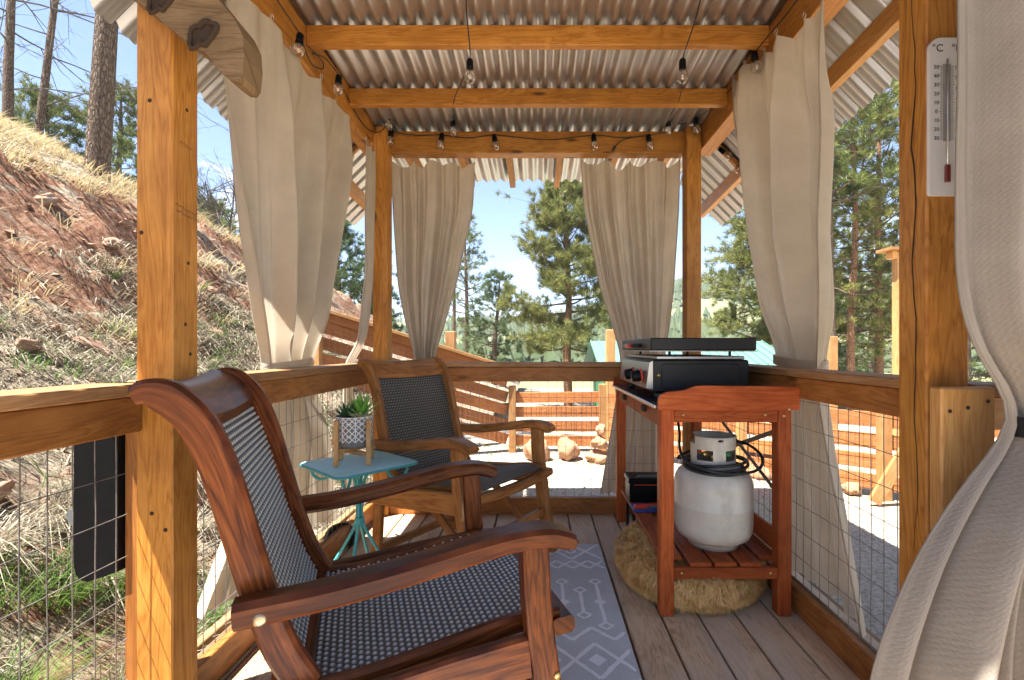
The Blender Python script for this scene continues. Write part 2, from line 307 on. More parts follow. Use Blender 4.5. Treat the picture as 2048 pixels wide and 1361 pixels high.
# ---------------------------------------------------------------- mesh building
class MB:
    def __init__(s): s.v = []; s.f = []; s.uv = []; s.sm = []
    def add(s, vs, fs, uvs=None, smooth=False):
        o = len(s.v); s.v += [tuple(p) for p in vs]
        for i, f in enumerate(fs):
            s.f.append([k + o for k in f]); s.sm.append(smooth)
            s.uv.append([tuple(u) for u in (uvs[i] if uvs else [(vs[k][0], vs[k][1]) for k in f])])
        return s
    def box(s, c, size, rot=None, bev=.003, axis=None):
        hx = [x / 2 for x in size]; bev = min(bev, min(hx) * .45)
        ax = axis if axis is not None else max(range(3), key=lambda i: size[i]); o1, o2 = [i for i in range(3) if i != ax]
        off = random.random() * 40; off2 = random.random() * 40
        vs, idx = [], {}
        for sx in (-1, 1):
            for sy in (-1, 1):
                for sz in (-1, 1):
                    for k in range(3):
                        p = [sx * hx[0], sy * hx[1], sz * hx[2]]
                        for j in range(3):
                            if j != k: p[j] -= (sx, sy, sz)[j] * bev
                        idx[(sx, sy, sz, k)] = len(vs); vs.append(p)
        fs = []
        def order(a, b, c, d, n):
            pa, pb, pc = [Vector(vs[i]) for i in (a, b, c)]
            return [a, b, c, d] if (pb - pa).cross(pc - pa).dot(n) > 0 else [d, c, b, a]
        for k in range(3):
            i, j = [q for q in range(3) if q != k]
            for sg in (-1, 1):
                def key(a, b, kk=k):
                    t = [0, 0, 0]; t[k] = sg; t[i] = a; t[j] = b; return idx[(*t, kk)]
                n = [0, 0, 0]; n[k] = sg
                fs.append(order(key(-1, -1), key(1, -1), key(1, 1), key(-1, 1), Vector(n)))
            for a in (-1, 1):      # edges along k
                for b_ in (-1, 1):
                    t0 = [0, 0, 0]; t0[i] = a; t0[j] = b_; t1 = t0[:]; t0[k] = -1; t1[k] = 1
                    n = [0, 0, 0]; n[i] = a; n[j] = b_
                    fs.append(order(idx[(*t0, i)], idx[(*t1, i)], idx[(*t1, j)], idx[(*t0, j)], Vector(n)))
        for sx in (-1, 1):
            for sy in (-1, 1):
                for sz in (-1, 1):
                    t = [idx[(sx, sy, sz, k)] for k in range(3)]
                    pa, pb, pc = [Vector(vs[q]) for q in t]
                    fs.append(t if (pb - pa).cross(pc - pa).dot(Vector((sx, sy, sz))) > 0 else t[::-1])
        uvs = [[(vs[q][ax] + off, vs[q][o1] + vs[q][o2] + off2) for q in f] for f in fs]
        M = rot if rot is not None else Matrix.Identity(3); C = Vector(c)
        return s.add([M @ Vector(p) + C for p in vs], fs, uvs)
    def bar(s, p0, p1, w, h, up=(0, 0, 1), bev=.003):
        """box from p0 to p1; w across, h along up"""
        p0, p1 = Vector(p0), Vector(p1); x = (p1 - p0); l = x.length; x = x / l
        y = Vector(up).cross(x)
        if y.length < 1e-4: y = Vector((0, 1, 0)).cross(x)
        y.normalize(); z = x.cross(y)
        return s.box((p0 + p1) / 2, (l, w, h), Matrix((x, y, z)).transposed(), bev, 0)
    def sweep(s, pts, w, h, side, ch=.006, smooth=True):
        """planar curve; w along side, h in-plane (scalars or lists)"""
        pts = [Vector(p) for p in pts]; side = Vector(side).normalized(); n = len(pts)
        W = w if isinstance(w, (list, tuple)) else [w] * n; H = h if isinstance(h, (list, tuple)) else [h] * n
        vs, us = [], []; l = random.random() * 20; o2 = random.random() * 20
        for i, p in enumerate(pts):
            t = (pts[min(i + 1, n - 1)] - pts[max(i - 1, 0)]).normalized(); nn = side.cross(t).normalized()
            if i: l += (p - pts[i - 1]).length
            a, b_ = W[i] / 2, H[i] / 2; c = min(ch, a * .45, b_ * .45)
            for (q, r_) in ((a, b_ - c), (a - c, b_), (-a + c, b_), (-a, b_ - c), (-a, -b_ + c), (-a + c, -b_), (a - c, -b_), (a, -b_ + c)):
                vs.append(p + side * q + nn * r_); us.append((l, q + r_ + o2))
        fs, uv, sm = [], [], []
        for i in range(n - 1):
            for k in range(8):
                f = [i * 8 + k, i * 8 + (k + 1) % 8, (i + 1) * 8 + (k + 1) % 8, (i + 1) * 8 + k]
                fs.append(f); uv.append([us[q] for q in f])
        s.add(vs, fs, uv, False)
        caps = [list(range(8))[::-1], [(n - 1) * 8 + k for k in range(8)]]
        o = len(s.v) - len(vs)
        for f in caps: s.f.append([k + o for k in f]); s.sm.append(False); s.uv.append([us[q] for q in f])
        return s
    def tube(s, pts, r, n=6, closed=False, cap=True):
        pts = [Vector(p) for p in pts]; m = len(pts); rr = r if isinstance(r, (list, tuple)) else [r] * m
        vs, us = [], []; ref = Vector((0, 0, 1)); l = random.random() * 9; prev = None
        for i, p in enumerate(pts):
            a = pts[(i - 1) % m] if closed else pts[max(i - 1, 0)]; b_ = pts[(i + 1) % m] if closed else pts[min(i + 1, m - 1)]
            t = (b_ - a)
            t = t.normalized() if t.length > 1e-9 else Vector((0, 0, 1))
            if prev is None:
                u = t.orthogonal().normalized()
            else:
                u = prev - t * prev.dot(t); u = u.normalized() if u.length > 1e-6 else t.orthogonal().normalized()
            prev = u; w = t.cross(u)
            if i: l += (p - pts[i - 1]).length
            for k in range(n):
                an = 2 * math.pi * k / n
                vs.append(p + (u * math.cos(an) + w * math.sin(an)) * rr[i]); us.append((l, k / n * .2))
        fs = []
        for i in range(m if closed else m - 1):
            j = (i + 1) % m
            for k in range(n): fs.append([i * n + k, i * n + (k + 1) % n, j * n + (k + 1) % n, j * n + k])
        if cap and not closed: fs += [list(range(n))[::-1], [(m - 1) * n + k for k in range(n)]]
        return s.add(vs, fs, [[us[q] for q in f] for f in fs], n > 4)
    def lathe(s, prof, n=24, c=(0, 0, 0), smooth=True, rot=None):
        M = rot if rot is not None else Matrix.Identity(3); C = Vector(c); vs, us = [], []
        for (r, z) in prof:
            for k in range(n):
                a = 2 * math.pi * k / n
                vs.append(M @ Vector((r * math.cos(a), r * math.sin(a), z)) + C); us.append((z, k / n))
        fs = []
        for i in range(len(prof) - 1):
            for k in range(n): fs.append([i * n + k, i * n + (k + 1) % n, (i + 1) * n + (k + 1) % n, (i + 1) * n + k])
        if prof[0][0] > 1e-5: fs.append(list(range(n))[::-1])
        if prof[-1][0] > 1e-5: fs.append([(len(prof) - 1) * n + k for k in range(n)])
        return s.add(vs, fs, [[us[q] for q in f] for f in fs], smooth)
    def prism(s, poly, d0, d1, fn, axis_u=0):
        """poly in 2-D, extruded from d0 to d1; fn(a, b, d) -> point"""
        n = len(poly); vs = [fn(a, b, d0) for a, b in poly] + [fn(a, b, d1) for a, b in poly]
        o, o2 = random.random() * 30, random.random() * 30
        us = [(p[axis_u] + o, p[1 - axis_u] + o2) for p in poly] + [(p[axis_u] + o, p[1 - axis_u] + o2 + d1 - d0) for p in poly]
        fs = [list(range(n))[::-1], [n + k for k in range(n)]] + [[k, (k + 1) % n, n + (k + 1) % n, n + k] for k in range(n)]
        return s.add(vs, fs, [[us[q] for q in f] for f in fs])
    def grid(s, nu, nv, fn, smooth=True, uv=None):
        vs = [fn(i / nu, j / nv) for j in range(nv + 1) for i in range(nu + 1)]
        us = [(uv(i / nu, j / nv) if uv else (i / nu, j / nv)) for j in range(nv + 1) for i in range(nu + 1)]
        w = nu + 1
        fs = [[j * w + i, j * w + i + 1, (j + 1) * w + i + 1, (j + 1) * w + i] for j in range(nv) for i in range(nu)]
        return s.add(vs, fs, [[us[q] for q in f] for f in fs], smooth)
    def mesh(s, name):
        me = bpy.data.meshes.new(name); me.from_pydata(s.v, [], s.f)
        l = me.uv_layers.new(name='UVMap')
        l.data.foreach_set('uv', np.array([c for f in s.uv for u in f for c in u], dtype=np.float32))
        me.polygons.foreach_set('use_smooth', s.sm); me.update()
        return me

def np_mesh(name, verts, tris, smooth=False):
    """verts (n,3), faces (m,3) arrays"""
    me = bpy.data.meshes.new(name); k = tris.shape[1]
    me.vertices.add(len(verts)); me.vertices.foreach_set('co', verts.astype(np.float32).ravel())
    me.loops.add(tris.size); me.loops.foreach_set('vertex_index', tris.astype(np.int32).ravel())
    me.polygons.add(len(tris)); me.polygons.foreach_set('loop_start', np.arange(0, tris.size, k, dtype=np.int32))
    me.polygons.foreach_set('loop_total', np.full(len(tris), k, dtype=np.int32))
    me.polygons.foreach_set('use_smooth', np.full(len(tris), smooth))
    me.update(calc_edges=True)
    return me

WORLD = {}
def wm(o): return WORLD.get(o.name, Matrix.Identity(4))
def obj(name, mb, mat, parent=None, local=False, me=None, M=None, label=None):
    me = me or (mb if isinstance(mb, bpy.types.Mesh) else mb.mesh(name))
    if mat and not me.materials: me.materials.append(MATS[mat])
    o = bpy.data.objects.new(name, me); COL.objects.link(o)
    if M is not None: o.matrix_basis = M
    if parent:
        o.parent = parent
        if local: WORLD[o.name] = wm(parent) @ o.matrix_basis
        else: o.matrix_parent_inverse = wm(parent).inverted(); WORLD[o.name] = o.matrix_basis.copy()
    else: WORLD[o.name] = o.matrix_basis.copy()
    if label: o['label'] = label
    return o
def tag(o, label, cat=None, group=None, kind=None):
    if label: o['label'] = label
    if cat: o['category'] = cat
    if group: o['group'] = group
    if kind: o['kind'] = kind
    return o
def thing(name, label, cat, loc=(0, 0, 0), rz=0.0, group=None, kind=None):
    o = bpy.data.objects.new(name, None); COL.objects.link(o); o.empty_display_size = .1
    o.location = loc; o.rotation_euler = (0, 0, rz)
    WORLD[o.name] = Matrix.Translation(loc) @ Matrix.Rotation(rz, 4, 'Z')
    return tag(o, label, cat, group, kind)
def sstep(a, b, x):
    t = min(1, max(0, (x - a) / (b - a))); return t * t * (3 - 2 * t)
def lerp(a, b, t): return a + (b - a) * t
def spline(pts, n):
    """Catmull-Rom through pts"""
    P = [Vector(p) for p in pts]; P = [P[0] * 2 - P[1]] + P + [P[-1] * 2 - P[-2]]; out = []
    for i in range(1, len(P) - 2):
        for k in range(n):
            t = k / n; a, b_, c, d = P[i - 1], P[i], P[i + 1], P[i + 2]
            out.append(.5 * ((2 * b_) + (c - a) * t + (2 * a - 5 * b_ + 4 * c - d) * t * t + (3 * b_ - a - 3 * c + d) * t ** 3))
    out.append(P[-2].copy()); return out

# ================================================================ SETTING: terrain
GZ = -.25                                   # yard level, deck surface is z = 0
def hill_profile(d):                        # d = distance left of the porch
    if d < 0: return 0.0
    if d < 2.15: return .64 * d
    if d < 3.1: return 1.376 + (d - 2.15) * 1.28
    return 2.592 + .50 * (min(d, 9) - 3.1) + .15 * max(0, d - 9)
def hill_z(x, y, detail=True):
    d = -x - 1.12 - .12 * math.sin(y * .9) - .35 * sstep(4, 9, y)
    if detail: d += .30 * noise.noise((x * .55, y * .55, 3.1)) * sstep(.2, 1.5, d)
    fall = 1 - .93 * sstep(7.5, 26, y)
    z = -.12 + hill_profile(d) * fall - .5 * sstep(9, 20, y)
    if detail:
        k = sstep(-.1, .6, d)
        st = sstep(1.9, 2.3, d) * (1 - sstep(3.0, 3.4, d))
        z += k * (.12 * noise.noise((x * 1.7, y * 1.7, 0)) + .06 * noise.noise((x * 5, y * 5, 7)) + .035 * noise.noise((x * 11, y * 11, 2)) + .02 * abs(noise.noise((x * 23, y * 23, 6))))
        z += st * (.24 * abs(noise.noise((x * 1.2, y * 3.4, 11))) + .07 * noise.noise((x * 8, y * 8, 3)) + .05 * abs(noise.noise((x * 17, y * 17, 5))))
    if d < 0: z -= min(.6, -d * .5)
    return z
def axis_steps(segs):
    out = []
    for a, b_, st in segs: out += list(np.arange(a, b_, st))
    out.append(segs[-1][1]); return out
xs = axis_steps([(-45, -14, 1.5), (-14, -7, .25), (-7, -.95, .055)])
ys = axis_steps([(-6, .6, .3), (.6, 8.5, .06), (8.5, 14, .16), (14, 40, .8)])
V = np.array([(x, y, hill_z(x, y)) for y in ys for x in xs])
nx = len(xs); I = np.arange(len(ys) - 1)[:, None] * nx + np.arange(nx - 1)[None, :]
F = np.stack([I, I + 1, I + nx + 1, I + nx], -1).reshape(-1, 4)
hillside = obj('hillside', np_mesh('hillside', V, F, True), 'hill_soil'); tag(hillside, 'steep red earth bank with dry grass rising left of the porch', kind='structure')

def far_z(x, y):
    r = x / max(y, 1)
    z = GZ - .9 * sstep(6.5, 16, y) - 3.0 * sstep(18, 70, y)
    crest = (.052 + .085 * sstep(.02, .42, r) + .02 * sstep(-.1, -.5, r)) * 330 + 8 * noise.noise((x * .012, y * .004, 4))
    z += (crest + 4) * sstep(95, 335, y) + 5 * noise.noise((x * .02, y * .02, 1)) * sstep(60, 140, y)
    z += .06 * noise.noise((x * .7, y * .7, 5)) * sstep(2.5, 6, abs(x) + abs(y - 3) * .6)
    z += (30 * sstep(335, 900, y) - 60 * sstep(900, 1500, y))
    return z
xs = axis_steps([(-900, -120, 40), (-120, -16, 6), (-16, 16, .5), (16, 120, 6), (120, 1001, 40)])
ys = axis_steps([(-60, -6, 6), (-6, 14, .5), (14, 90, 4), (90, 420, 10), (420, 1701, 80)])
V = np.array([(x, y, far_z(x, y)) for y in ys for x in xs])
nx = len(xs); I = np.arange(len(ys) - 1)[:, None] * nx + np.arange(nx - 1)[None, :]
F = np.stack([I, I + 1, I + nx + 1, I + nx], -1).reshape(-1, 4)
ground = obj('ground', np_mesh('ground', V, F, True), 'yard'); tag(ground, 'pale gravel yard running out to the wooded valley', kind='structure')

# ================================================================ PORCH
# ---- deck
deck = thing('deck', 'weathered plank deck of the porch', None, (0, 1.2, 0), kind='structure')
bw, gap = .1325, .0085
for k in range(-10, 6):
    x0 = .3207 + .141 * k + gap / 2
    mb = MB().box((0, 0, 0), (bw, 3.75, .03), bev=.004)
    obj('deck_board', mb, 'deck_wood', deck, M=Matrix.Translation((x0 + bw / 2, 1.13, -.015 - .0012 * random.random())))
mb = MB()
for y in (-.6, .2, 1.0, 1.8, 2.6, 2.95): mb.box((0, y, -.11), (2.3, .04, .14))
obj('joist', mb, 'deck_wood', deck)
mb = MB()
for sx in (-1, 1): mb.box((sx * 1.165, 1.13, -.10), (.038, 3.75, .19))
mb.box((0, 3.03, -.10), (2.36, .038, .19)); obj('rim_board', mb, 'weathered', deck)

porch = thing('porch', 'open timber porch with orange posts, wire railings and corrugated metal roof', 'porch', (0, 1.5, 0))
def pp(name, mb, mat, par=None, label=None): return obj(name, mb, mat, par or porch, label=label)
# ---- posts
def post(x0, y0, w, z1, mat='cedar', d=.089): return MB().box((x0 + w / 2, y0 + d / 2, z1 / 2 + .001), (w, d, z1), bev=.004)
p_nl = pp('post', post(-.974, 1.162, .089, 2.60), 'cedar')
p_nr = pp('post', post(.905, 1.118, .10, 2.60), 'cedar')
p_fl = pp('post', post(-.985, 2.86, .089, 2.325), 'cedar')
p_fr = pp('post', post(.885, 2.86, .089, 2.325), 'cedar')
pp('nailer', MB().box((-1.000, 1.222, .40), (.042, .075, .80)), 'rail_wood', p_nl)
pp('trim_board', MB().box((.958, 1.085, .455), (.122, .036, .915), bev=.004), 'cedar_pale', p_nr, 'pale board with nail holes screwed to the post')
for (x, z) in ((.915, .86), (.955, .868), (1.0, .882), (.912, .60)):
    pp('nail_hole', MB().lathe([(.0045, 0), (.0045, .001), (.0, .0012)], 8, (x, 1.0665, z), rot=Matrix.Rotation(R(90), 3, 'X')), 'crack', p_nr)
# checks (drying cracks) on the near right post
def ribbon(pts, widths, normal):
    mb = MB(); n = Vector(normal); vs = []
    for i, p in enumerate(pts):
        p = Vector(p); t = (Vector(pts[min(i + 1, len(pts) - 1)]) - Vector(pts[max(i - 1, 0)])).normalized(); s_ = t.cross(n).normalized()
        vs += [p + s_ * widths[i] / 2, p - s_ * widths[i] / 2]
    fs = [[2 * i, 2 * i + 1, 2 * i + 3, 2 * i + 2] for i in range(len(pts) - 1)]
    return mb.add(vs, fs, [[(0, 0)] * 4 for f in fs])
pts = [(.9042, 1.158 + .006 * math.sin(i * .9) + .0035 * random.uniform(-1, 1) - .010 * (i / 30), 1.9 - i * .046) for i in range(31)]
pp('crack', ribbon(pts, [.0012 + .0042 * math.sin(math.pi * i / 30) * (.6 + .8 * random.random()) for i in range(31)], (-1, 0, 0)), 'crack', p_nr)
# faded mill stamps on the near left post
mb = MB()
def stamp(mb, y0, z0, n, h, rows=1):
    for r_ in range(rows):
        for i in range(n):
            for k in range(3):
                dy, dz = random.uniform(0, .0045), random.uniform(0, h); v = random.random() < .5
                a, b_ = (.0011, h * .5) if v else (.004, .0012)
                y, z = y0 + i * .0065 + dy, z0 - r_ * h * 1.5 + dz - i * .0007
                vs = [(-.8842, y, z), (-.8842, y + a, z), (-.8842, y + a, z + b_), (-.8842, y, z + b_)]
                mb.add(vs, [[0, 1, 2, 3]])
stamp(mb, 1.182, 1.505, 7, .008); stamp(mb, 1.172, 1.345, 11, .008, 2)
pp('ink_stamp', mb, 'ink', p_nl)['kind'] = 'stuff'
# nails and knots on the near left post
for (y, z) in ((1.21, 1.60), (1.215, 1.215), (1.205, 1.06), (1.222, .985)): pp('nail', MB().lathe([(.005, 0), (.004, .001), (0, .0012)], 8, (-.885, y, z), rot=Matrix.Rotation(R(90), 3, 'Y')), 'crack', p_nl)
for (x, z) in ((-.94, 1.60), (-.902, .56), (-.935, .60), (-.96, 1.28)): pp('nail', MB().lathe([(.0055, 0), (.0045, .001), (0, .0012)], 8, (x, 1.162, z), rot=Matrix.Rotation(R(90), 3, 'X')), 'crack', p_nl)
# ---- beams
RS = -.0615
def roof_z(y): return 2.392 + RS * (y - 2.04)        # underside of the sheet over a point of depth y
for sx in (-1, 1):
    pp('side_beam', MB().bar((sx * 1.03, .40, 2.285), (sx * 1.03, 3.0, 2.285), .09, .17), 'cedar')
    mb = MB(); z0, z1 = roof_z(.4), roof_z(2.98)   # wedge plate between beam and sheet
    mb.prism([(.4, 2.371), (2.98, 2.371), (2.98, max(2.375, z1 - .012)), (.4, z0 - .012)], sx * 1.008, sx * 1.05, lambda a, b_, d: (d, a, b_))
    pp('wedge_board', mb, 'cedar')
pp('header_beam', MB().box((-.0055, 2.95, 2.249), (1.79, .09, .130)), 'cedar')
for y in (1.145, 1.593, 2.06, 2.507):
    z = roof_z(y) - .014
    pp('purlin', MB().box((0, y, z - .043), (1.968, .038, .086)), 'cedar')
for x in (-.84, -.50, -.19, .14, .50, .84):
    mb = MB(); za, zb = roof_z(3.0) - .013, roof_z(3.68) - .013
    mb.prism([(3.0, za), (3.66, zb), (3.66, zb - .045), (3.60, zb - .075), (3.0, za - .088)], x - .019, x + .019, lambda a, b_, d: (d, a, b_))
    pp('rafter_tail', mb, 'cedar')
# ---- roofing: corrugated sheets with their thickness
def corrugated(n_pitch, pitch, length, fn, amp=.0112, nl=6, per=12, rib=0):
    """fn(across, along, height) -> point"""
    mb = MB(); nu = n_pitch * per; W = n_pitch * pitch
    for side, t in ((0, 0), (1, .0012)):
        mb.grid(nu, nl, lambda u, v: fn(u * W, v * length, (amp * math.cos(2 * math.pi * u * n_pitch) if not rib else amp * 2 * (max(0, math.cos(math.pi * (u * n_pitch % 1) * 2)) ** rib + .18 * max(0, -math.cos(math.pi * (u * n_pitch % 1) * 2)) ** 8) - amp) + t), True, lambda u, v: (v * length, u * W))
    return mb
for (a, b_) in ((-1.075, -.353), (-.361, .361), (.353, 1.075)):
    pp('roof_sheet', corrugated(10 if b_ != .361 else 10, .0722, 3.35, lambda u, v, h, a=a: (a + u, .35 + v, roof_z(.35 + v) + h + (.0025 if abs(a + .361) < .01 else 0)), nl=10), 'tin')
for sx in (-1, 1):
    for k in range(5):
        y0 = .20 + k * .70
        mb = corrugated(7, .1000, .47, lambda u, v, h, y0=y0, sx=sx: (sx * (1.078 + v * .70), y0 + u, roof_z(y0 + u) - .012 - v * .70 + h * 1.25), nl=2, per=14, rib=2.2)
        pp('eave_sheet', mb, 'tin')
    mb = MB(); z0, z1 = roof_z(.3), roof_z(3.69)
    mb.bar((sx * 1.255, .3, z0 - .245), (sx * 1.255, 3.69, z1 - .245), .038, .089, up=(sx * .0, 0, 1)); pp('eave_purlin', mb, 'cedar_pale')
    zz = roof_z(2.97) - .04
    pp('eave_batten', MB().bar((sx * 1.09, 2.97, zz - .02), (sx * 1.37, 2.97, zz - .30), .03, .03), 'cedar_pale')
# ---- grey live-edge brace in the near left corner
poly = [(-1.05, 2.10), (-.90, 2.00), (-.79, 1.875), (-.722, 1.788), (-.684, 1.742), (-.667, 1.705), (-.664, 1.66), (-.669, 1.615), (-.678, 1.604), (-.694, 1.606), (-.713, 1.620), (-.732, 1.642), (-.750, 1.667), (-.770, 1.677), (-.805, 1.703), (-.843, 1.731), (-.877, 1.765), (-.915, 1.79), (-1.05, 1.90)]
br = pp('corner_brace', MB().prism(poly, 1.085, 1.158, lambda a, b_, d: (a, d, b_)), 'weathered', None, 'grey weathered brace with rounded end and dark knots')
for (x, z, r_) in ((-.852, 1.785, .025), (-.757, 1.708, .028)):
    def kn(u, v, x=x, z=z, r_=r_):
        a = 2 * math.pi * u; rr = r_ * v * (1 + .28 * math.sin(2 * a + 1) + .12 * math.sin(5 * a)); return (x + rr * math.cos(a) * .8 + rr * .25 * math.sin(a), 1.0842 - .002 * (1 - v) ** 2, z + rr * math.sin(a) * 1.15)
    pp('knot', MB().grid(20, 5, kn), 'crack', br)
    def lip(u, v, x=x, z=z, r_=r_):
        a = 2 * math.pi * u; b_ = 2 * math.pi * v; R0 = r_ * (1 + .28 * math.sin(2 * a + 1) + .12 * math.sin(5 * a)); q = R0 + r_ * .22 * math.cos(b_) * (1 + .5 * noise.noise((a * 2, b_, x)))
        return (x + q * math.cos(a) * .8 + q * .25 * math.sin(a), 1.084 - r_ * .30 * max(-.2, math.sin(b_)) * (1 + .7 * noise.noise((a * 3, b_ * 2, 4))), z + q * math.sin(a) * 1.15)
    pp('bark_lip', MB().grid(36, 8, lip), 'crack', br)
# ---- railings
def wire_panel(o, t, L_, z0, z1, sx=.0525, sz=.1, r_=.0013, wob=.003):
    mb = MB(); o = Vector(o); t = Vector(t); nrm = Vector((-t.y, t.x, 0))
    n = int(L_ / sx)
    for i in range(n + 1):
        a = i * sx + .01; ph = random.random() * 9
        mb.tube([o + t * (a + wob * noise.noise((a * 9, z * 6, ph * .1))) + nrm * wob * noise.noise((a, z * 5, 4)) + Vector((0, 0, z)) for z in np.linspace(z0, z1, 9)], r_, 4)
    for k in range(int((z1 - z0) / sz) + 1):
        z = z1 - .03 - k * sz
        if z < z0: break
        m = max(6, int(L_ / .1))
        mb.tube([o + t * (L_ * j / m) + nrm * wob * noise.noise((L_ * j / m, z * 5, 4)) + Vector((0, 0, z + wob * noise.noise((j * .7, z * 7, 2)))) for j in range(m + 1)], r_, 4)
    return mb
def railing(name, a, b_, out, mats=('rail_wood', 'cap_wood'), z=(.80, .886, .914)):
    """a, b_: ends of the inner face line; out: unit vector to the outside"""
    a, b_, out = Vector(a), Vector(b_), Vector(out); up = (0, 0, 1)
    c = out * .019
    rail = pp(name, MB().bar(a + c + Vector((0, 0, (z[0] + z[1]) / 2)), b_ + c + Vector((0, 0, (z[0] + z[1]) / 2)), .038, z[1] - z[0]), mats[0])
    zc = (z[1] + z[2]) / 2 + .0015
    pp('cap', MB().bar(a + out * .055 + Vector((0, 0, zc)), b_ + out * .055 + Vector((0, 0, zc)), .135, z[2] - z[1]), mats[1], rail)
    pp('bottom_rail', MB().bar(a + c + Vector((0, 0, .05)), b_ + c + Vector((0, 0, .05)), .03, .098), 'rail_wood', rail)
    o2 = out * .048
    pp('outer_strip', MB().bar(a + o2 + Vector((0, 0, .048)), b_ + o2 + Vector((0, 0, .048)), .018, .088), 'weathered', rail)
    t = (b_ - a); l = t.length
    pp('wire_mesh', wire_panel(a + out * .0365, t / l, l, .03, .83), 'wire', rail)
    return rail
railing('railing', (-.955, 1.255, 0), (-.955, 2.855, 0), (-1, 0, 0))
railing('railing', (-.955, -.30, 0), (-.955, 1.158, 0), (-1, 0, 0))
railing('railing', (.965, 1.222, 0), (.965, 2.855, 0), (1, 0, 0), z=(.815, .892, .919))
railing('railing', (-.892, 2.885, 0), (.880, 2.885, 0), (0, 1, 0))
# short outer end of the next bay's railing beside the near right post
pp('rail_end', MB().bar((1.012, 1.16, .902), (1.60, 1.16, .902), .10, .028), 'cap_wood')
pp('rail_end', MB().bar((1.012, 1.16, .845), (1.60, 1.16, .845), .038, .08), 'cedar_pale')

# ================================================================ ARMCHAIRS (local: +x forward, y across, z up; origin below the arm tips)
def woven(mb, path, half, pitch=.0132, amp=.0034):
    """woven sling along a path of (f, z) points, from -half to half across"""
    P = spline([(a, 0, b_) for a, b_ in path], 24); ln = [0]
    for i in range(1, len(P)): ln.append(ln[-1] + (P[i] - P[i - 1]).length)
    Lt = ln[-1]; nr = int(Lt / pitch); nv = nr * 4; nc = int(2 * half / (pitch * 1.25)); nu = nc * 4
    ln = np.array(ln); PX_ = np.array([p.x for p in P]); PZ = np.array([p.z for p in P])
    def fn(u, v):
        s_ = v * Lt; x = np.interp(s_, ln, PX_); z = np.interp(s_, ln, PZ)
        e = .004; tx = np.interp(min(s_ + e, Lt), ln, PX_) - np.interp(max(s_ - e, 0), ln, PX_); tz = np.interp(min(s_ + e, Lt), ln, PZ) - np.interp(max(s_ - e, 0), ln, PZ)
        l = math.hypot(tx, tz) or 1
        a = u * nc; b_ = v * nr; row = int(b_ - 1e-6)
        h = abs(math.sin(math.pi * (b_))) ** .6 * (.25 + .75 * abs(math.sin(math.pi * (a + .5 * (row % 2)))) ** .8)
        h = (h - .5) * 2 * amp
        return (x - tz / l * h, (u * 2 - 1) * half, z + tx / l * h)
    return mb.grid(nu, nv, fn, True, lambda u, v: (v * nr, u * nc))
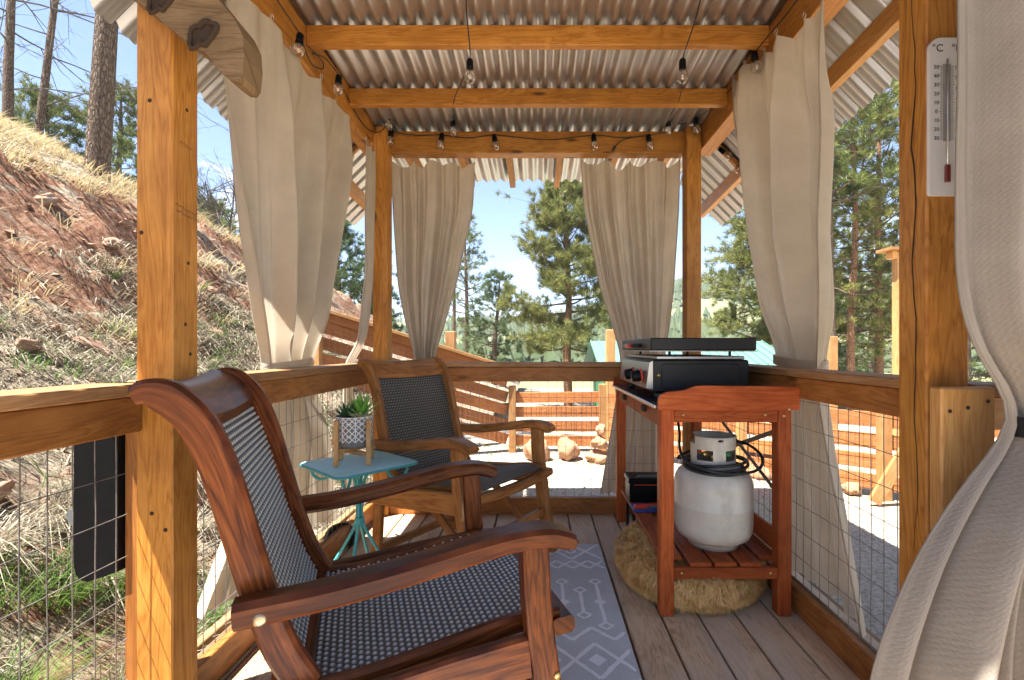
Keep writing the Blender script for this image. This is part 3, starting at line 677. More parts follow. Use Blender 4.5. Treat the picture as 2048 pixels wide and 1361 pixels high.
def armchair(label, loc, yaw, wd, wk, group='woven porch armchairs'):
    t = thing('armchair', label, 'armchair', loc, yaw, group)
    Y = Vector((0, 1, 0))
    stile = [(-.755, .922), (-.735, .928), (-.705, .915), (-.670, .876), (-.643, .815), (-.622, .745), (-.600, .66), (-.572, .555), (-.540, .46), (-.500, .385)]
    for s_ in (-1, 1):
        P = spline([(a, s_ * .242, b_) for a, b_ in stile], 5)
        n = len(P); obj('stile', MB().sweep(P, .030, [.030 + .026 * min(1, i / 9) for i in range(n)], Y, .008), wd, t, True)
        # arm
        P = spline([(-.605, s_ * .285, .556), (-.45, s_ * .285, .566), (-.30, s_ * .288, .588), (-.15, s_ * .292, .614), (-.06, s_ * .294, .618), (-.012, s_ * .294, .606), (.006, s_ * .294, .596)], 4)
        n = len(P); arm = obj('arm', MB().sweep(P, [.046 + .026 * math.sin(math.pi * min(1, i / (n - 1) * .62)) for i in range(n)], [.046 - .012 * i / (n - 1) if i < n - 2 else .022 for i in range(n)], Y, .010), wd, t, True)
        obj('bolt', MB().lathe([(.011, 0), (.011, .003), (.006, .005), (0, .005)], 12, (-.565, s_ * .306, .55), rot=Matrix.Rotation(R(90) * -s_, 3, 'X')), 'screw', arm, True)
        # front leg
        P = spline([(-.075, s_ * .288, .600), (-.066, s_ * .288, .45), (-.045, s_ * .288, .30), (-.02, s_ * .288, .14), (.008, s_ * .288, .0005)], 4)
        lg = obj('leg', MB().sweep(P, .046, .056, Y, .005), wd, t, True)
        obj('bolt', MB().lathe([(.007, 0), (.007, .003), (0, .004)], 10, (-.03, s_ * .311, .33), rot=Matrix.Rotation(R(90) * -s_, 3, 'X')), 'brass', lg, True)
        # rear leg
        P = spline([(-.585, s_ * .262, .37), (-.592, s_ * .262, .24), (-.600, s_ * .262, .12), (-.612, s_ * .262, .0005)], 3)
        obj('leg', MB().sweep(P, .030, .052, Y, .005), wd, t, True)
        # side rail, cambered along its top
        P = spline([(-.605, s_ * .2895, .335), (-.42, s_ * .2895, .345), (-.24, s_ * .2895, .362), (-.085, s_ * .2895, .372)], 5)
        obj('side_rail', MB().sweep(P, .026, .088, Y, .006), wd, t, True)
        # seat rail carrying the sling
        P = spline([(-.520, s_ * .243, .372), (-.40, s_ * .243, .372), (-.25, s_ * .243, .392), (-.10, s_ * .243, .415), (.0, s_ * .243, .414)], 5)
        obj('seat_rail', MB().sweep(P, .026, .040, Y, .006), wd, t, True)
        # folding stay
        obj('stay', MB().bar((-.36, s_ * .216, .36), (-.03, s_ * .216, .09), .018, .038), wd, t, True)
    # top rail: broad scooped board between the stiles
    def top(u, v, th=0):
        a = u; f = lerp(-.758, -.664, a); z = .946 + .010 * a - .075 * a * a
        y = (v * 2 - 1) * .229; sc = .010 * (1 - (2 * v - 1) ** 2)
        return (f + sc * .6, y, z - sc - th)
    mb = MB().grid(5, 12, top, True, lambda u, v: (v * .46, u * .07)).grid(5, 12, lambda u, v: top(1 - u, v, .020), True, lambda u, v: (v * .46, u * .07 + .2))
    for u in (0, 1): mb.grid(1, 12, lambda a, v, u=u: top(u, v, .020 * (a if u == 1 else 1 - a)), False, lambda a, v: (v * .46, a * .02))
    obj('top_rail', mb, wd, t, True)
    obj('front_rail', MB().sweep(spline([(.004, -.268, .402), (.010, -.14, .395), (.012, 0, .392), (.010, .14, .395), (.004, .268, .402)], 4), .052, .036, (1, 0, .05), .012), wd, t, True)
    obj('rear_rail', MB().bar((-.508, -.229, .365), (-.508, .229, .365), .03, .04), wd, t, True)
    obj('stretcher', MB().bar((-.03, -.264, .20), (-.03, .264, .20), .022, .036), wd, t, True)
    obj('stretcher', MB().bar((-.606, -.247, .065), (-.606, .247, .065), .022, .036), wd, t, True)
    obj('backrest', woven(MB(), [(-.690, .885), (-.655, .82), (-.630, .745), (-.607, .66), (-.578, .555), (-.545, .46), (-.512, .39)], .226), wk, t, True)
    obj('seat', woven(MB(), [(-.505, .380), (-.40, .384), (-.25, .402), (-.10, .428), (-.005, .425)], .229), wk, t, True)
    return t
armchair('dark mahogany armchair with grey woven seat, closest to the camera', (-.044, 1.284, 0), R(21), 'mahogany', 'wicker_grey')
armchair('lighter teak armchair with brown woven back, behind the turquoise table', (-.098, 2.12, 0), R(-33), 'teak', 'wicker_brown')

# ================================================================ RUG
rug = thing('rug', 'grey runner rug with white diamond pattern on the deck', 'rug', (-.167, 1.3, 0))
obj('pile', MB().box((-.167, .95, .005), (.955, 2.96, .008), bev=.003), 'rug_grey', rug)
mb = MB(); RX0, RX1, RY1 = -.640, .304, 2.425
zl = [.0098]
def rline(p, q, w=.017):
    zl[0] += 3e-6; p, q = Vector((*p, zl[0])), Vector((*q, zl[0])); t = (q - p); l = t.length; t /= l; nn = Vector((-t.y, t.x, 0)); n = max(2, int(l / .016))
    vs = []
    for i in range(n + 1):
        c = p + t * l * i / n; a, b_ = [w / 2 * random.uniform(.72, 1.25) for _ in '12']
        for pt in (c + nn * a, c - nn * b_): pt.x = min(RX1, max(RX0, pt.x)); pt.y = min(RY1, pt.y); vs.append(pt)
    mb.add(vs, [[2 * i, 2 * i + 1, 2 * i + 3, 2 * i + 2] for i in range(n)])
def rdia(x, y, a, b_, w=.016):
    for s1 in (-1, 1):
        for s2 in (-1, 1): rline((x + s1 * a, y), (x, y + s2 * b_), w)
def rfill(x, y, a, b_):
    zl[0] += 3e-6; z_ = zl[0]; mb.add([(x - a, y, z_), (x, y - b_, z_), (x + a, y, z_), (x, y + b_, z_)], [[0, 1, 2, 3]])
pw = .143
def zigzag(x0, ya, yb):
    for k in range(-8, 4):
        for (xa, y_a, xb, y_b) in ((x0 + k * pw, ya, x0 + (k + .5) * pw, yb), (x0 + (k + .5) * pw, yb, x0 + (k + 1) * pw, ya)):
            if xb <= RX0 or xa >= RX1: continue
            t0, t1 = max(0, (RX0 - xa) / (xb - xa)), min(1, (RX1 - xa) / (xb - xa))
            rline((lerp(xa, xb, t0), lerp(y_a, y_b, t0)), (lerp(xa, xb, t1), lerp(y_a, y_b, t1)), .0145)
def block(y0, xc, small):
    zigzag(xc, y0 + .086, y0); zigzag(xc, y0 - .086, y0)               # the large diamonds
    for k in range(-7, 3):
        x = xc + k * pw
        if not RX0 + .03 < x < RX1 - .03: continue
        if small: rdia(x, y0, .024, .022, .011)
        else: rfill(x, y0, .030, .032)
    for d in (-1, 1): zigzag(xc, y0 + d * .178, y0 + d * .104)
def barbells(y0, x0):
    for k in range(-14, 3):
        x = x0 + k * pw / 2; lg = k % 2 == 0
        if not RX0 + .02 < x < RX1 - .02: continue
        h = .140 if lg else .070
        for d in (-1, 1):
            rdia(x, y0 + d * (h + .022), .025, .022, .011)
            rline((x, y0 + d * h), (x, y0 + d * (.018 if lg else 0)), .014)
        if lg: rfill(x, y0, .026, .026)
y = 2.34
for i in range(3):
    block(y, .158 if i % 2 == 0 else .189, i % 2 == 0)
    if i == 0: zigzag(.158 + pw / 2, y - .178, y - .104)
    barbells(y - .466, .243); y -= .816
obj('pattern', mb, 'rug_white', rug)['kind'] = 'stuff'

# ================================================================ TURQUOISE SIDE TABLE
tb = thing('side_table', 'small turquoise metal side table holding the potted succulents', 'side table', (-.725, 1.95, 0), R(48))
def rr_poly(a, r_, n=5):
    out = []
    for q, (cx, cy_) in enumerate(((a - r_, a - r_), (-a + r_, a - r_), (-a + r_, -a + r_), (a - r_, -a + r_))):
        for k in range(n + 1):
            an = R(90) * q + R(90) * k / n; out.append((cx + r_ * math.cos(an), cy_ + r_ * math.sin(an)))
    return out
top = obj('table_top', MB().prism(rr_poly(.170, .03), .528, .538, lambda a, b_, d: (a, b_, d)), 'teal_paint', tb, True)
obj('rim', MB().tube([(*p, .532) for p in rr_poly(.171, .03)], .0055, 6, True), 'teal_edge', top, True)
for k in range(4):
    an = R(45) + R(90) * k; c, s_ = math.cos(an), math.sin(an)
    prof = [(.006, .30), (.012, .40), (.022, .47), (.055, .515), (.085, .522)]
    obj('leg', MB().tube(spline([(c * .155, s_ * .155, .0065), (c * .12, s_ * .12, .10), (c * .055, s_ * .055, .21), (c * .012, s_ * .012, .30)] + [(c * r_, s_ * r_, z) for r_, z in prof[1:]], 5), .0065, 7), 'teal_edge', tb, True)
    loop = [(c * (.150 + .042 * math.cos(R(a))), s_ * (.150 + .042 * math.cos(R(a))), .516 + .046 * math.sin(R(a))) for a in range(0, -196, -15)]
    obj('scroll', MB().tube(loop, .006, 7), 'teal_edge', tb, True)
obj('collar', MB().lathe([(.017, .285), (.019, .29), (.019, .31), (.017, .315)], 12), 'teal_edge', tb, True)

# ================================================================ PLANT STAND + POT + SUCCULENTS
ps = thing('plant_stand', 'wooden four-legged stand around the patterned pot on the turquoise table', 'plant stand', (-.742, 1.94, .5385), R(14))
for sx in (-1, 1):
    for sy in (-1, 1): obj('leg', MB().box((sx * .060, sy * .060, .090), (.018, .018, .180), bev=.002), 'stand_wood', ps, True)
for a in (45, -45):
    obj('crossbar', MB().bar((-.078 * math.cos(R(a)), -.078 * math.sin(R(a)), .050 + (a > 0) * .0165 - .008), (.078 * math.cos(R(a)), .078 * math.sin(R(a)), .050 + (a > 0) * .0165 - .008), .016, .016), 'stand_wood', ps, True)
pot = thing('potted_succulent', 'grey pot with white geometric bands holding green succulents', 'plant pot', (-.742, 1.94, .606), R(14))
pm = obj('pot', MB().lathe([(.0, 0), (.058, 0), (.066, .006), (.069, .018), (.070, .118), (.0705, .122), (.066, .122), (.0655, .106), (0, .106)], 40), 'pot_grey', pot, True)
mb = MB(); rp = .0707
def pline(a0, z0, a1, z1, w=.0042):
    global rp
    rp += 2e-6; n = 4; vs = []
    for i in range(n + 1):
        a, z = lerp(a0, a1, i / n), lerp(z0, z1, i / n); dx, dz = (a1 - a0) * rp, z1 - z0; l = math.hypot(dx, dz); nx_, nz_ = -dz / l, dx / l
        for s_ in (-1, 1):
            aa = a + s_ * nx_ * w / 2 / rp; vs.append((rp * math.cos(aa), rp * math.sin(aa), z + s_ * nz_ * w / 2))
    mb.add(vs, [[2 * i, 2 * i + 1, 2 * i + 3, 2 * i + 2] for i in range(n)])
ca = 2 * math.pi / 9; ch_ = .048; zb = .024
for i in range(9):
    for r_ in range(2):
        a = i * ca; z = zb + r_ * ch_
        for (u0, v0, u1, v1) in ((0, 0, 1, 1), (0, 1, 1, 0), (.5, .0, 0, .5), (.5, 0, 1, .5), (.5, 1, 0, .5), (.5, 1, 1, .5), (.28, .5, .72, .5), (0, .02, 0, .98)):
            pline(a + u0 * ca, z + v0 * ch_, a + u1 * ca, z + v1 * ch_, .0036)
for i in range(36): pline(i * 2 * math.pi / 36, .121, (i + 1) * 2 * math.pi / 36, .121, .003)
obj('white_pattern', mb, 'pot_white', pm, True)['kind'] = 'stuff'
obj('soil', MB().grid(14, 5, lambda u, v: (v * .0645 * math.cos(2 * math.pi * u), v * .0645 * math.sin(2 * math.pi * u), .112 + .004 * noise.noise((u * 6, v * 5, 0)))), 'soil', pot, True)
def fleshy(c, az, el, l, w, th=.35):
    mb = MB(); d = Vector((math.cos(az) * math.cos(el), math.sin(az) * math.cos(el), math.sin(el))); s_ = Vector((-math.sin(az), math.cos(az), 0)); u = s_.cross(d) * -1
    vs = []; n = 6
    for i in range(n + 1):
        t = i / n; ww = w * math.sin(math.pi * min(1, (.18 + .82 * t)) ** .8) ** .9 + .0004; p = Vector(c) + d * l * t + Vector((0, 0, 1)) * l * .18 * t * t
        for k in range(6):
            an = 2 * math.pi * k / 6; vs.append(p + s_ * ww / 2 * math.cos(an) + u * ww / 2 * th * math.sin(an))
    mb.add(vs, [[i * 6 + k, i * 6 + (k + 1) % 6, (i + 1) * 6 + (k + 1) % 6, (i + 1) * 6 + k] for i in range(n) for k in range(6)], None, True)
    return mb
random.seed(3)
for (c, mat, n, l0, w0, e0) in (((.022, .018, .118), 'leaf_bright', 15, .082, .026, 1.25), ((-.028, .005, .118), 'leaf_dark', 22, .055, .018, 1.0), ((.030, -.026, .114), 'leaf_pale', 16, .055, .020, .45)):
    for i in range(n):
        el = e0 * (1 - .75 * i / n) + random.uniform(-.08, .08); az = i * 2.4 + random.uniform(-.2, .2)
        obj('succulent_leaf', fleshy(c, az, el, l0 * random.uniform(.85, 1.15), w0 * random.uniform(.85, 1.15)), mat, pot, True)

# ================================================================ POTTING BENCH
bx0, bx1, by0, by1 = .455, .945, 1.785, 2.815
bench = thing('potting_bench', 'red-brown wooden potting bench with slatted shelf by the railing', 'bench', (.70, 2.3, 0))
lw_ = .052
for (x, y) in ((bx0 + lw_ / 2, by0 + lw_ / 2), (bx1 - lw_ / 2, by0 + lw_ / 2), (bx0 + lw_ / 2, by1 - lw_ / 2), (bx1 - lw_ / 2, by1 - lw_ / 2)):
    obj('leg', MB().box((x, y, .3875), (lw_, lw_, .775), bev=.004), 'bench_wood', bench)
obj('tabletop', MB().box(((bx0 + bx1) / 2 - .004, (by0 + by1) / 2, .781), (bx1 - bx0 + .02, by1 - by0 - .024, .012), bev=.002), 'dark_top', bench)
obj('top_edge', MB().box((bx0 - .017, (by0 + by1) / 2, .781), (.012, by1 - by0 - .024, .013), bev=.002), 'nickel', bench)
def gallery(y0):
    pts = [(bx0 - .012, .772), (bx1 + .018, .772)]
    pts += [(bx1 + .018, .858), (bx0 + .15, .862), (bx0 + .125, .860), (bx0 + .085, .845), (bx0 + .02, .838), (bx0 - .004, .828), (bx0 - .012, .812)]
    return MB().prism(pts, y0, y0 + .02, lambda a, b_, d: (a, d, b_))
obj('gallery_board', gallery(by0 - .020), 'bench_wood', bench); obj('gallery_board', gallery(by1 - .0), 'bench_wood', bench)
for y in (by0 + .014, by1 - .014): obj('end_apron', MB().box(((bx0 + bx1) / 2, y, .748), (bx1 - bx0 - 2 * lw_, .024, .048)), 'bench_wood', bench)
obj('back_apron', MB().box((bx1 - .02, (by0 + by1) / 2, .738), (.022, by1 - by0 - 2 * lw_, .066)), 'bench_wood', bench)
obj('front_apron', MB().box((bx0 + .035, (by0 + by1) / 2, .738), (.020, by1 - by0 - 2 * lw_, .066)), 'bench_wood', bench)
ym = (by0 + by1) / 2
for (a, b_) in ((by0 + lw_ + .004, ym - .006), (ym + .006, by1 - lw_ - .004)):
    d = obj('drawer', MB().box((bx0 + .016, (a + b_) / 2, .733), (.018, b_ - a, .064)), 'bench_wood', bench)
    obj('handle', MB().box((bx0 + .000, (a + b_) / 2, .742), (.014, .05, .026)), 'crack', d)
zs = .195
for y in (by0 + .013, by1 - .013): obj('shelf_rail', MB().box(((bx0 + bx1) / 2, y, zs - .034), (bx1 - bx0 - 2 * lw_, .024, .042)), 'bench_wood', bench)
sw = (bx1 - bx0 - .02) / 5
for k in range(5): obj('shelf_slat', MB().box((bx0 + .012 + sw * (k + .5), ym, zs - .004), (sw - .012, by1 - by0 - .012 - (2 * lw_ if k in (0, 4) else 0), .016)), 'bench_wood', bench)
obj('back_board', MB().box((bx1 - .008, ym, zs + .050), (.016, by1 - by0 - 2 * lw_, .085)), 'bench_wood', bench)
for (p, q, dx) in (((2.70, .70), (1.83, .40), .0), ((1.83, .70), (2.70, .40), .0035)):
    obj('cross_brace', MB().bar((bx1 - .004 + dx, p[0], p[1]), (bx1 - .004 + dx, q[0], q[1]), .003, .022, up=(1, 0, 0), bev=.0005) if False else MB().bar((bx1 + .004 + dx, p[0], p[1]), (bx1 + .004 + dx, q[0], q[1]), .003, .020, bev=.0005), 'bar_grey', bench)
for (x, z) in ((bx0 + .085, .752), (bx1 - .10, .752), (bx1 - .03, .748), (bx0 + .08, .162), (bx1 - .08, .162), (bx1 - .022, .775)):
    obj('screw', MB().lathe([(.0055, 0), (.005, .002), (0, .003)], 10, (x, by0 + (.002 if z > .3 else .001) - (.022 if z > .77 else 0), z), rot=Matrix.Rotation(R(90), 3, 'X')), 'brass', bench)

# ================================================================ GRIDDLE
gr = thing('gas_griddle', 'black tabletop gas griddle with flat lid and red-ringed knobs on the bench', 'griddle', (.66, 2.27, .787))
gx0, gx1, gy0, gy1 = .468, .862, 1.96, 2.60
body = obj('body', MB().box(((gx0 + gx1) / 2, (gy0 + gy1) / 2, .887), (gx1 - gx0, gy1 - gy0, .132), bev=.006), 'black_metal', gr)
pan = [(.518, .835), (.815, .835), (.827, .845), (.827, .925), (.815, .935), (.518, .935), (.506, .925), (.506, .845)]
obj('side_recess', MB().tube([(a, gy0 - .0005, b_) for a, b_ in pan], .0022, 5, True), 'black_metal', body)
for (x, y) in ((.50, 2.0), (.83, 2.0), (.50, 2.56), (.83, 2.56)): obj('foot', MB().lathe([(.016, .7875), (.016, .805), (.012, .822)], 12, (x, y, 0)), 'rubber', gr)
obj('cooking_plate', MB().box(((gx0 + gx1) / 2 + .004, (gy0 + gy1) / 2, .961), (gx1 - gx0 - .03, gy1 - gy0 - .03, .014)), 'steel', gr)
fp = obj('control_panel', MB().prism([(.470, .832), (.442, .836), (.456, .942), (.470, .948)], gy0 + .003, gy1 - .003, lambda a, b_, d: (a, d, b_)), 'panel_steel', gr)
for y in (2.06, 2.22):
    kz = .884; rot = Matrix.Rotation(R(-97), 3, 'Y')
    kb = obj('knob', MB().lathe([(.0, .046), (.020, .045), (.023, .038), (.025, .010), (.025, .004)], 22, (.446, y, kz), rot=rot), 'black_plastic', gr)
    obj('red_ring', MB().lathe([(.024, .001), (.030, .001), (.030, .008), (.024, .009)], 24, (.446, y, kz), rot=rot), 'red_paint', kb)
obj('igniter', MB().lathe([(.008, 0), (.008, .006), (0, .007)], 12, (.492, gy0 - .0005, .888), rot=Matrix.Rotation(R(90), 3, 'X')), 'brass', gr)
lid = obj('lid', MB().box((.672, 2.275, 1.0165), (.43, .66, .052), bev=.005), 'black_metal', gr)
obj('lid_rim', MB().box((.672, 2.275, .9885), (.438, .668, .004), bev=.001), 'panel_steel', lid)
obj('lid_handle', MB().tube([(.457, 2.13, 1.012), (.432, 2.13, 1.012), (.432, 2.42, 1.012), (.457, 2.42, 1.012)], .008, 8), 'black_metal', lid)
obj('handle_sleeve', MB().tube([(.432, 2.20, 1.012), (.432, 2.35, 1.012)], .0105, 10), 'red_paint', lid)
for (x, y) in ((.545, 1.99), (.795, 1.99), (.795, 2.55), (.545, 2.55)): obj('lid_support', MB().lathe([(.006, .953), (.006, .990)], 8, (x, y, 0)), 'black_metal', gr)

# ================================================================ GAS BOTTLE + HOSE
tank = thing('gas_bottle', 'dull white propane bottle standing on the bench shelf', 'gas bottle', (.723, 1.985, .2))
z0 = zs + .0045
tx, ty = .723, 1.985
prof = [(.0, .022), (.07, .018), (.115, .024), (.141, .042), (.152, .066), (.1545, .092), (.1545, .163), (.1556, .165), (.1556, .170), (.1545, .172), (.1545, .245), (.151, .270), (.138, .295), (.108, .316), (.06, .330), (.0, .335)]
bt = obj('body', MB().lathe(prof, 48, (tx, ty, z0)), 'tank_paint', tank)
obj('foot_ring', MB().lathe([(.100, .0), (.100, .042), (.097, .042), (.097, 0)], 40, (tx, ty, z0)), 'tank_paint', tank)
mb = MB(); n = 56
def cell(a, z): return True
holes = [(205, 252, .352, .392), (285, 322, .350, .395), (30, 120, .345, .40)]
zz = [.318, .332, .350, .372, .392, .412, .428, .440]
for k in range(n):
    a0, a1 = 360 * k / n, 360 * (k + 1) / n; am = (a0 + a1) / 2
    for i in range(len(zz) - 1):
        zm = (zz[i] + zz[i + 1]) / 2
        if any(h[0] < am < h[1] and h[2] - .002 < zm < h[3] + .002 for h in holes): continue
        if 130 < am < 200 and zm > .412 or 262 < am < 275 and zm > .43: continue
        for rr_ in (.0865, .089):
            q = [(a0, zz[i]), (a1, zz[i]), (a1, zz[i + 1]), (a0, zz[i + 1])]
            if rr_ < .088: q = q[::-1]
            mb.add([(tx + rr_ * math.cos(R(a)), ty + rr_ * math.sin(R(a)), z0 + z) for a, z in q], [[0, 1, 2, 3]], None, True)
cl = obj('collar', mb, 'tank_paint', tank)
for (a0, a1, z) in ((0, 130, .441), (200, 360, .441)):
    obj('collar_roll', MB().tube([(tx + .088 * math.cos(R(a)), ty + .088 * math.sin(R(a)), z0 + z) for a in np.linspace(a0, a1, 24)], .005, 7), 'tank_paint', cl)
vl = obj('valve', MB().lathe([(.017, .325), (.017, .36), (.012, .365), (.012, .40), (.0, .40)], 14, (tx, ty, z0)).tube([(tx, ty, z0 + .37), (tx - .055, ty - .045, z0 + .372)], .011, 10), 'brass', tank)
obj('valve_knob', MB().lathe([(.0, .402), (.026, .402), (.030, .410), (.028, .424), (0, .426)], 18, (tx + .004, ty, z0)), 'black_plastic', vl)
obj('fill_plug', MB().lathe([(.013, 0), (.013, .03), (0, .032)], 12, (tx + .035, ty - .04, z0 + .368), rot=Matrix.Rotation(R(70), 3, 'X')), 'green_valve', vl)
pts = []
for i in range(0, 3 * 24 + 1):
    a = R(150 + 360 * i / 24); r_ = .112 + .016 * math.sin(i * .21) + (.006 * (i // 24)); pts.append((tx + r_ * math.cos(a), ty + r_ * math.sin(a) * 1.0, z0 + .318 + .0085 * (i // 24) + .010 * math.sin(a * 1 + i // 24)))
pts += [(tx + .02, ty + .15, z0 + .37), (tx + .14, ty + .08, z0 + .40), (tx + .185, ty - .02, z0 + .37), (tx + .15, ty - .10, z0 + .33), (tx + .05, ty - .135, z0 + .315), (tx - .06, ty - .125, z0 + .325), (tx - .125, ty - .04, z0 + .345), (tx - .12, ty + .06, z0 + .38), (tx - .09, ty + .16, z0 + .42), (tx - .06, ty + .30, z0 + .50), (tx + .0, ty + .42, z0 + .565)]
hose = obj('gas_hose', MB().tube(spline(pts, 3), .0062, 8), 'rubber'); tag(hose, 'black rubber gas hose coiled around the white bottle neck', 'hose')

# ================================================================ THINGS ON AND UNDER THE SHELF
rd = thing('tool_case', 'small black plastic case with carrying handle on the bench shelf', 'case', (.56, 2.55, zs))
obj('shell', MB().box((.575, 2.55, zs + .0545), (.20, .13, .098), bev=.008), 'black_plastic', rd)
obj('lid', MB().box((.575, 2.55, zs + .118), (.212, .142, .026), bev=.006), 'black_plastic', rd)
obj('trim', MB().box((.580, 2.4785, zs + .099), (.17, .004, .004), bev=.001), 'red_paint', rd)
obj('handle', MB().tube([(.515, 2.51, zs + .128), (.525, 2.49, zs + .142), (.625, 2.49, zs + .142), (.635, 2.51, zs + .128)], .006, 8), 'grey_plastic', rd)
rt = thing('red_knife', 'red handled utility knife lying in front of the black case', 'knife', (.545, 2.36, zs + .005), R(6))
obj('handle', MB().box((0, 0, .0235), (.15, .030, .020), bev=.006), 'red_paint', rt, True); obj('grip', MB().box((.02, -.013, .024), (.07, .010, .014), bev=.003), 'grey_plastic', rt, True)
bb = tag(obj('blue_box', MB().box((.56, 2.385, zs + .0125), (.19, .10, .016), bev=.004), 'blue_paint'), 'flat blue box under the red knife on the shelf', 'box')
sc = thing('steel_clamp', 'small grey clamp near the red knife on the shelf', 'clamp', (.585, 2.22, zs + .005))
obj('jaw', MB().box((.585, 2.22, zs + .022), (.03, .07, .032), bev=.006), 'steel', sc); obj('screw_rod', MB().tube([(.56, 2.18, zs + .03), (.60, 2.30, zs + .03)], .006, 8), 'black_metal', sc)
ws = thing('metal_stand', 'black folding metal stand below the far end of the bench', 'stand', (.53, 2.62, 0))
for x in (.50, .60):
    for y in (2.50, 2.68): obj('leg', MB().bar((x, y, .001), (x, y, .165), .014, .014, (0, 1, 0)), 'black_metal', ws)
    obj('side_bar', MB().bar((x, 2.50, .158), (x, 2.68, .158), .012, .012), 'black_metal', ws); obj('brace', MB().bar((x + .009, 2.50, .03), (x + .009, 2.68, .15), .006, .012), 'black_metal', ws)
obj('top_bar', MB().bar((.50, 2.50, .171), (.60, 2.50, .171), .012, .012), 'black_metal', ws)

# ---- sheepskin cushion
cu = thing('fur_cushion', 'round tan sheepskin floor cushion pushed under the bench', 'cushion', (.665, 2.10, 0))
def cush(u, v, infl=0.0):
    a = 2 * math.pi * u; b_ = lerp(-math.pi / 2, math.pi / 2, v)
    rr_ = .315 * (abs(math.cos(b_)) ** .55) * (1 + .03 * math.sin(3 * a + 1)); z = .082 + .080 * math.copysign(abs(math.sin(b_)) ** .8, math.sin(b_))
    return Vector((.650 + (rr_ + infl) * math.cos(a) * .93, 2.10 + (rr_ + infl) * math.sin(a), max(.002, z)))
obj('core', MB().grid(48, 14, cush), 'fur', cu)
ns = 26000
vs = np.zeros((ns * 5, 3)); rnd = random.Random(5)
for i in range(ns):
    u, v = rnd.random(), math.asin(rnd.uniform(-.95, 1)) / math.pi + .5
    p = cush(u, v); q = cush(u, min(1, v + .01)) - cush(u, max(0, v - .01)); r_ = cush(u + .01, v) - cush(u - .01, v)
    nn = r_.cross(q); nn = nn.normalized() if nn.length > 1e-9 else Vector((0, 0, 1))
    ck = noise.noise((u * 26, v * 11, 0)); ck2 = noise.noise((u * 23, v * 12, 5))
    tang = r_.normalized(); dn = Vector((0, 0, -1))
    d = (nn + tang * ck * .9 + dn * (.45 + .4 * ck2)).normalized(); l = .036 * rnd.uniform(.7, 1.3); s_ = d.cross(nn)
    s_ = s_.normalized() * .0015 if s_.length > 1e-6 else tang * .0015
    m_ = p + d * l * .55; e = p + (d + dn * .5 + tang * ck * .4).normalized() * l
    for k, w_ in enumerate((p - s_, p + s_, m_ - s_ * .8, m_ + s_ * .8, e)): vs[i * 5 + k] = (w_.x, w_.y, max(.001, w_.z))
b5 = np.arange(ns)[:, None] * 5
tr = np.concatenate([b5 + np.array([[0, 1, 3]]), b5 + np.array([[0, 3, 2]]), b5 + np.array([[2, 3, 4]])])
obj('fleece', np_mesh('fleece', vs, tr), 'fur', cu)['kind'] = 'stuff'

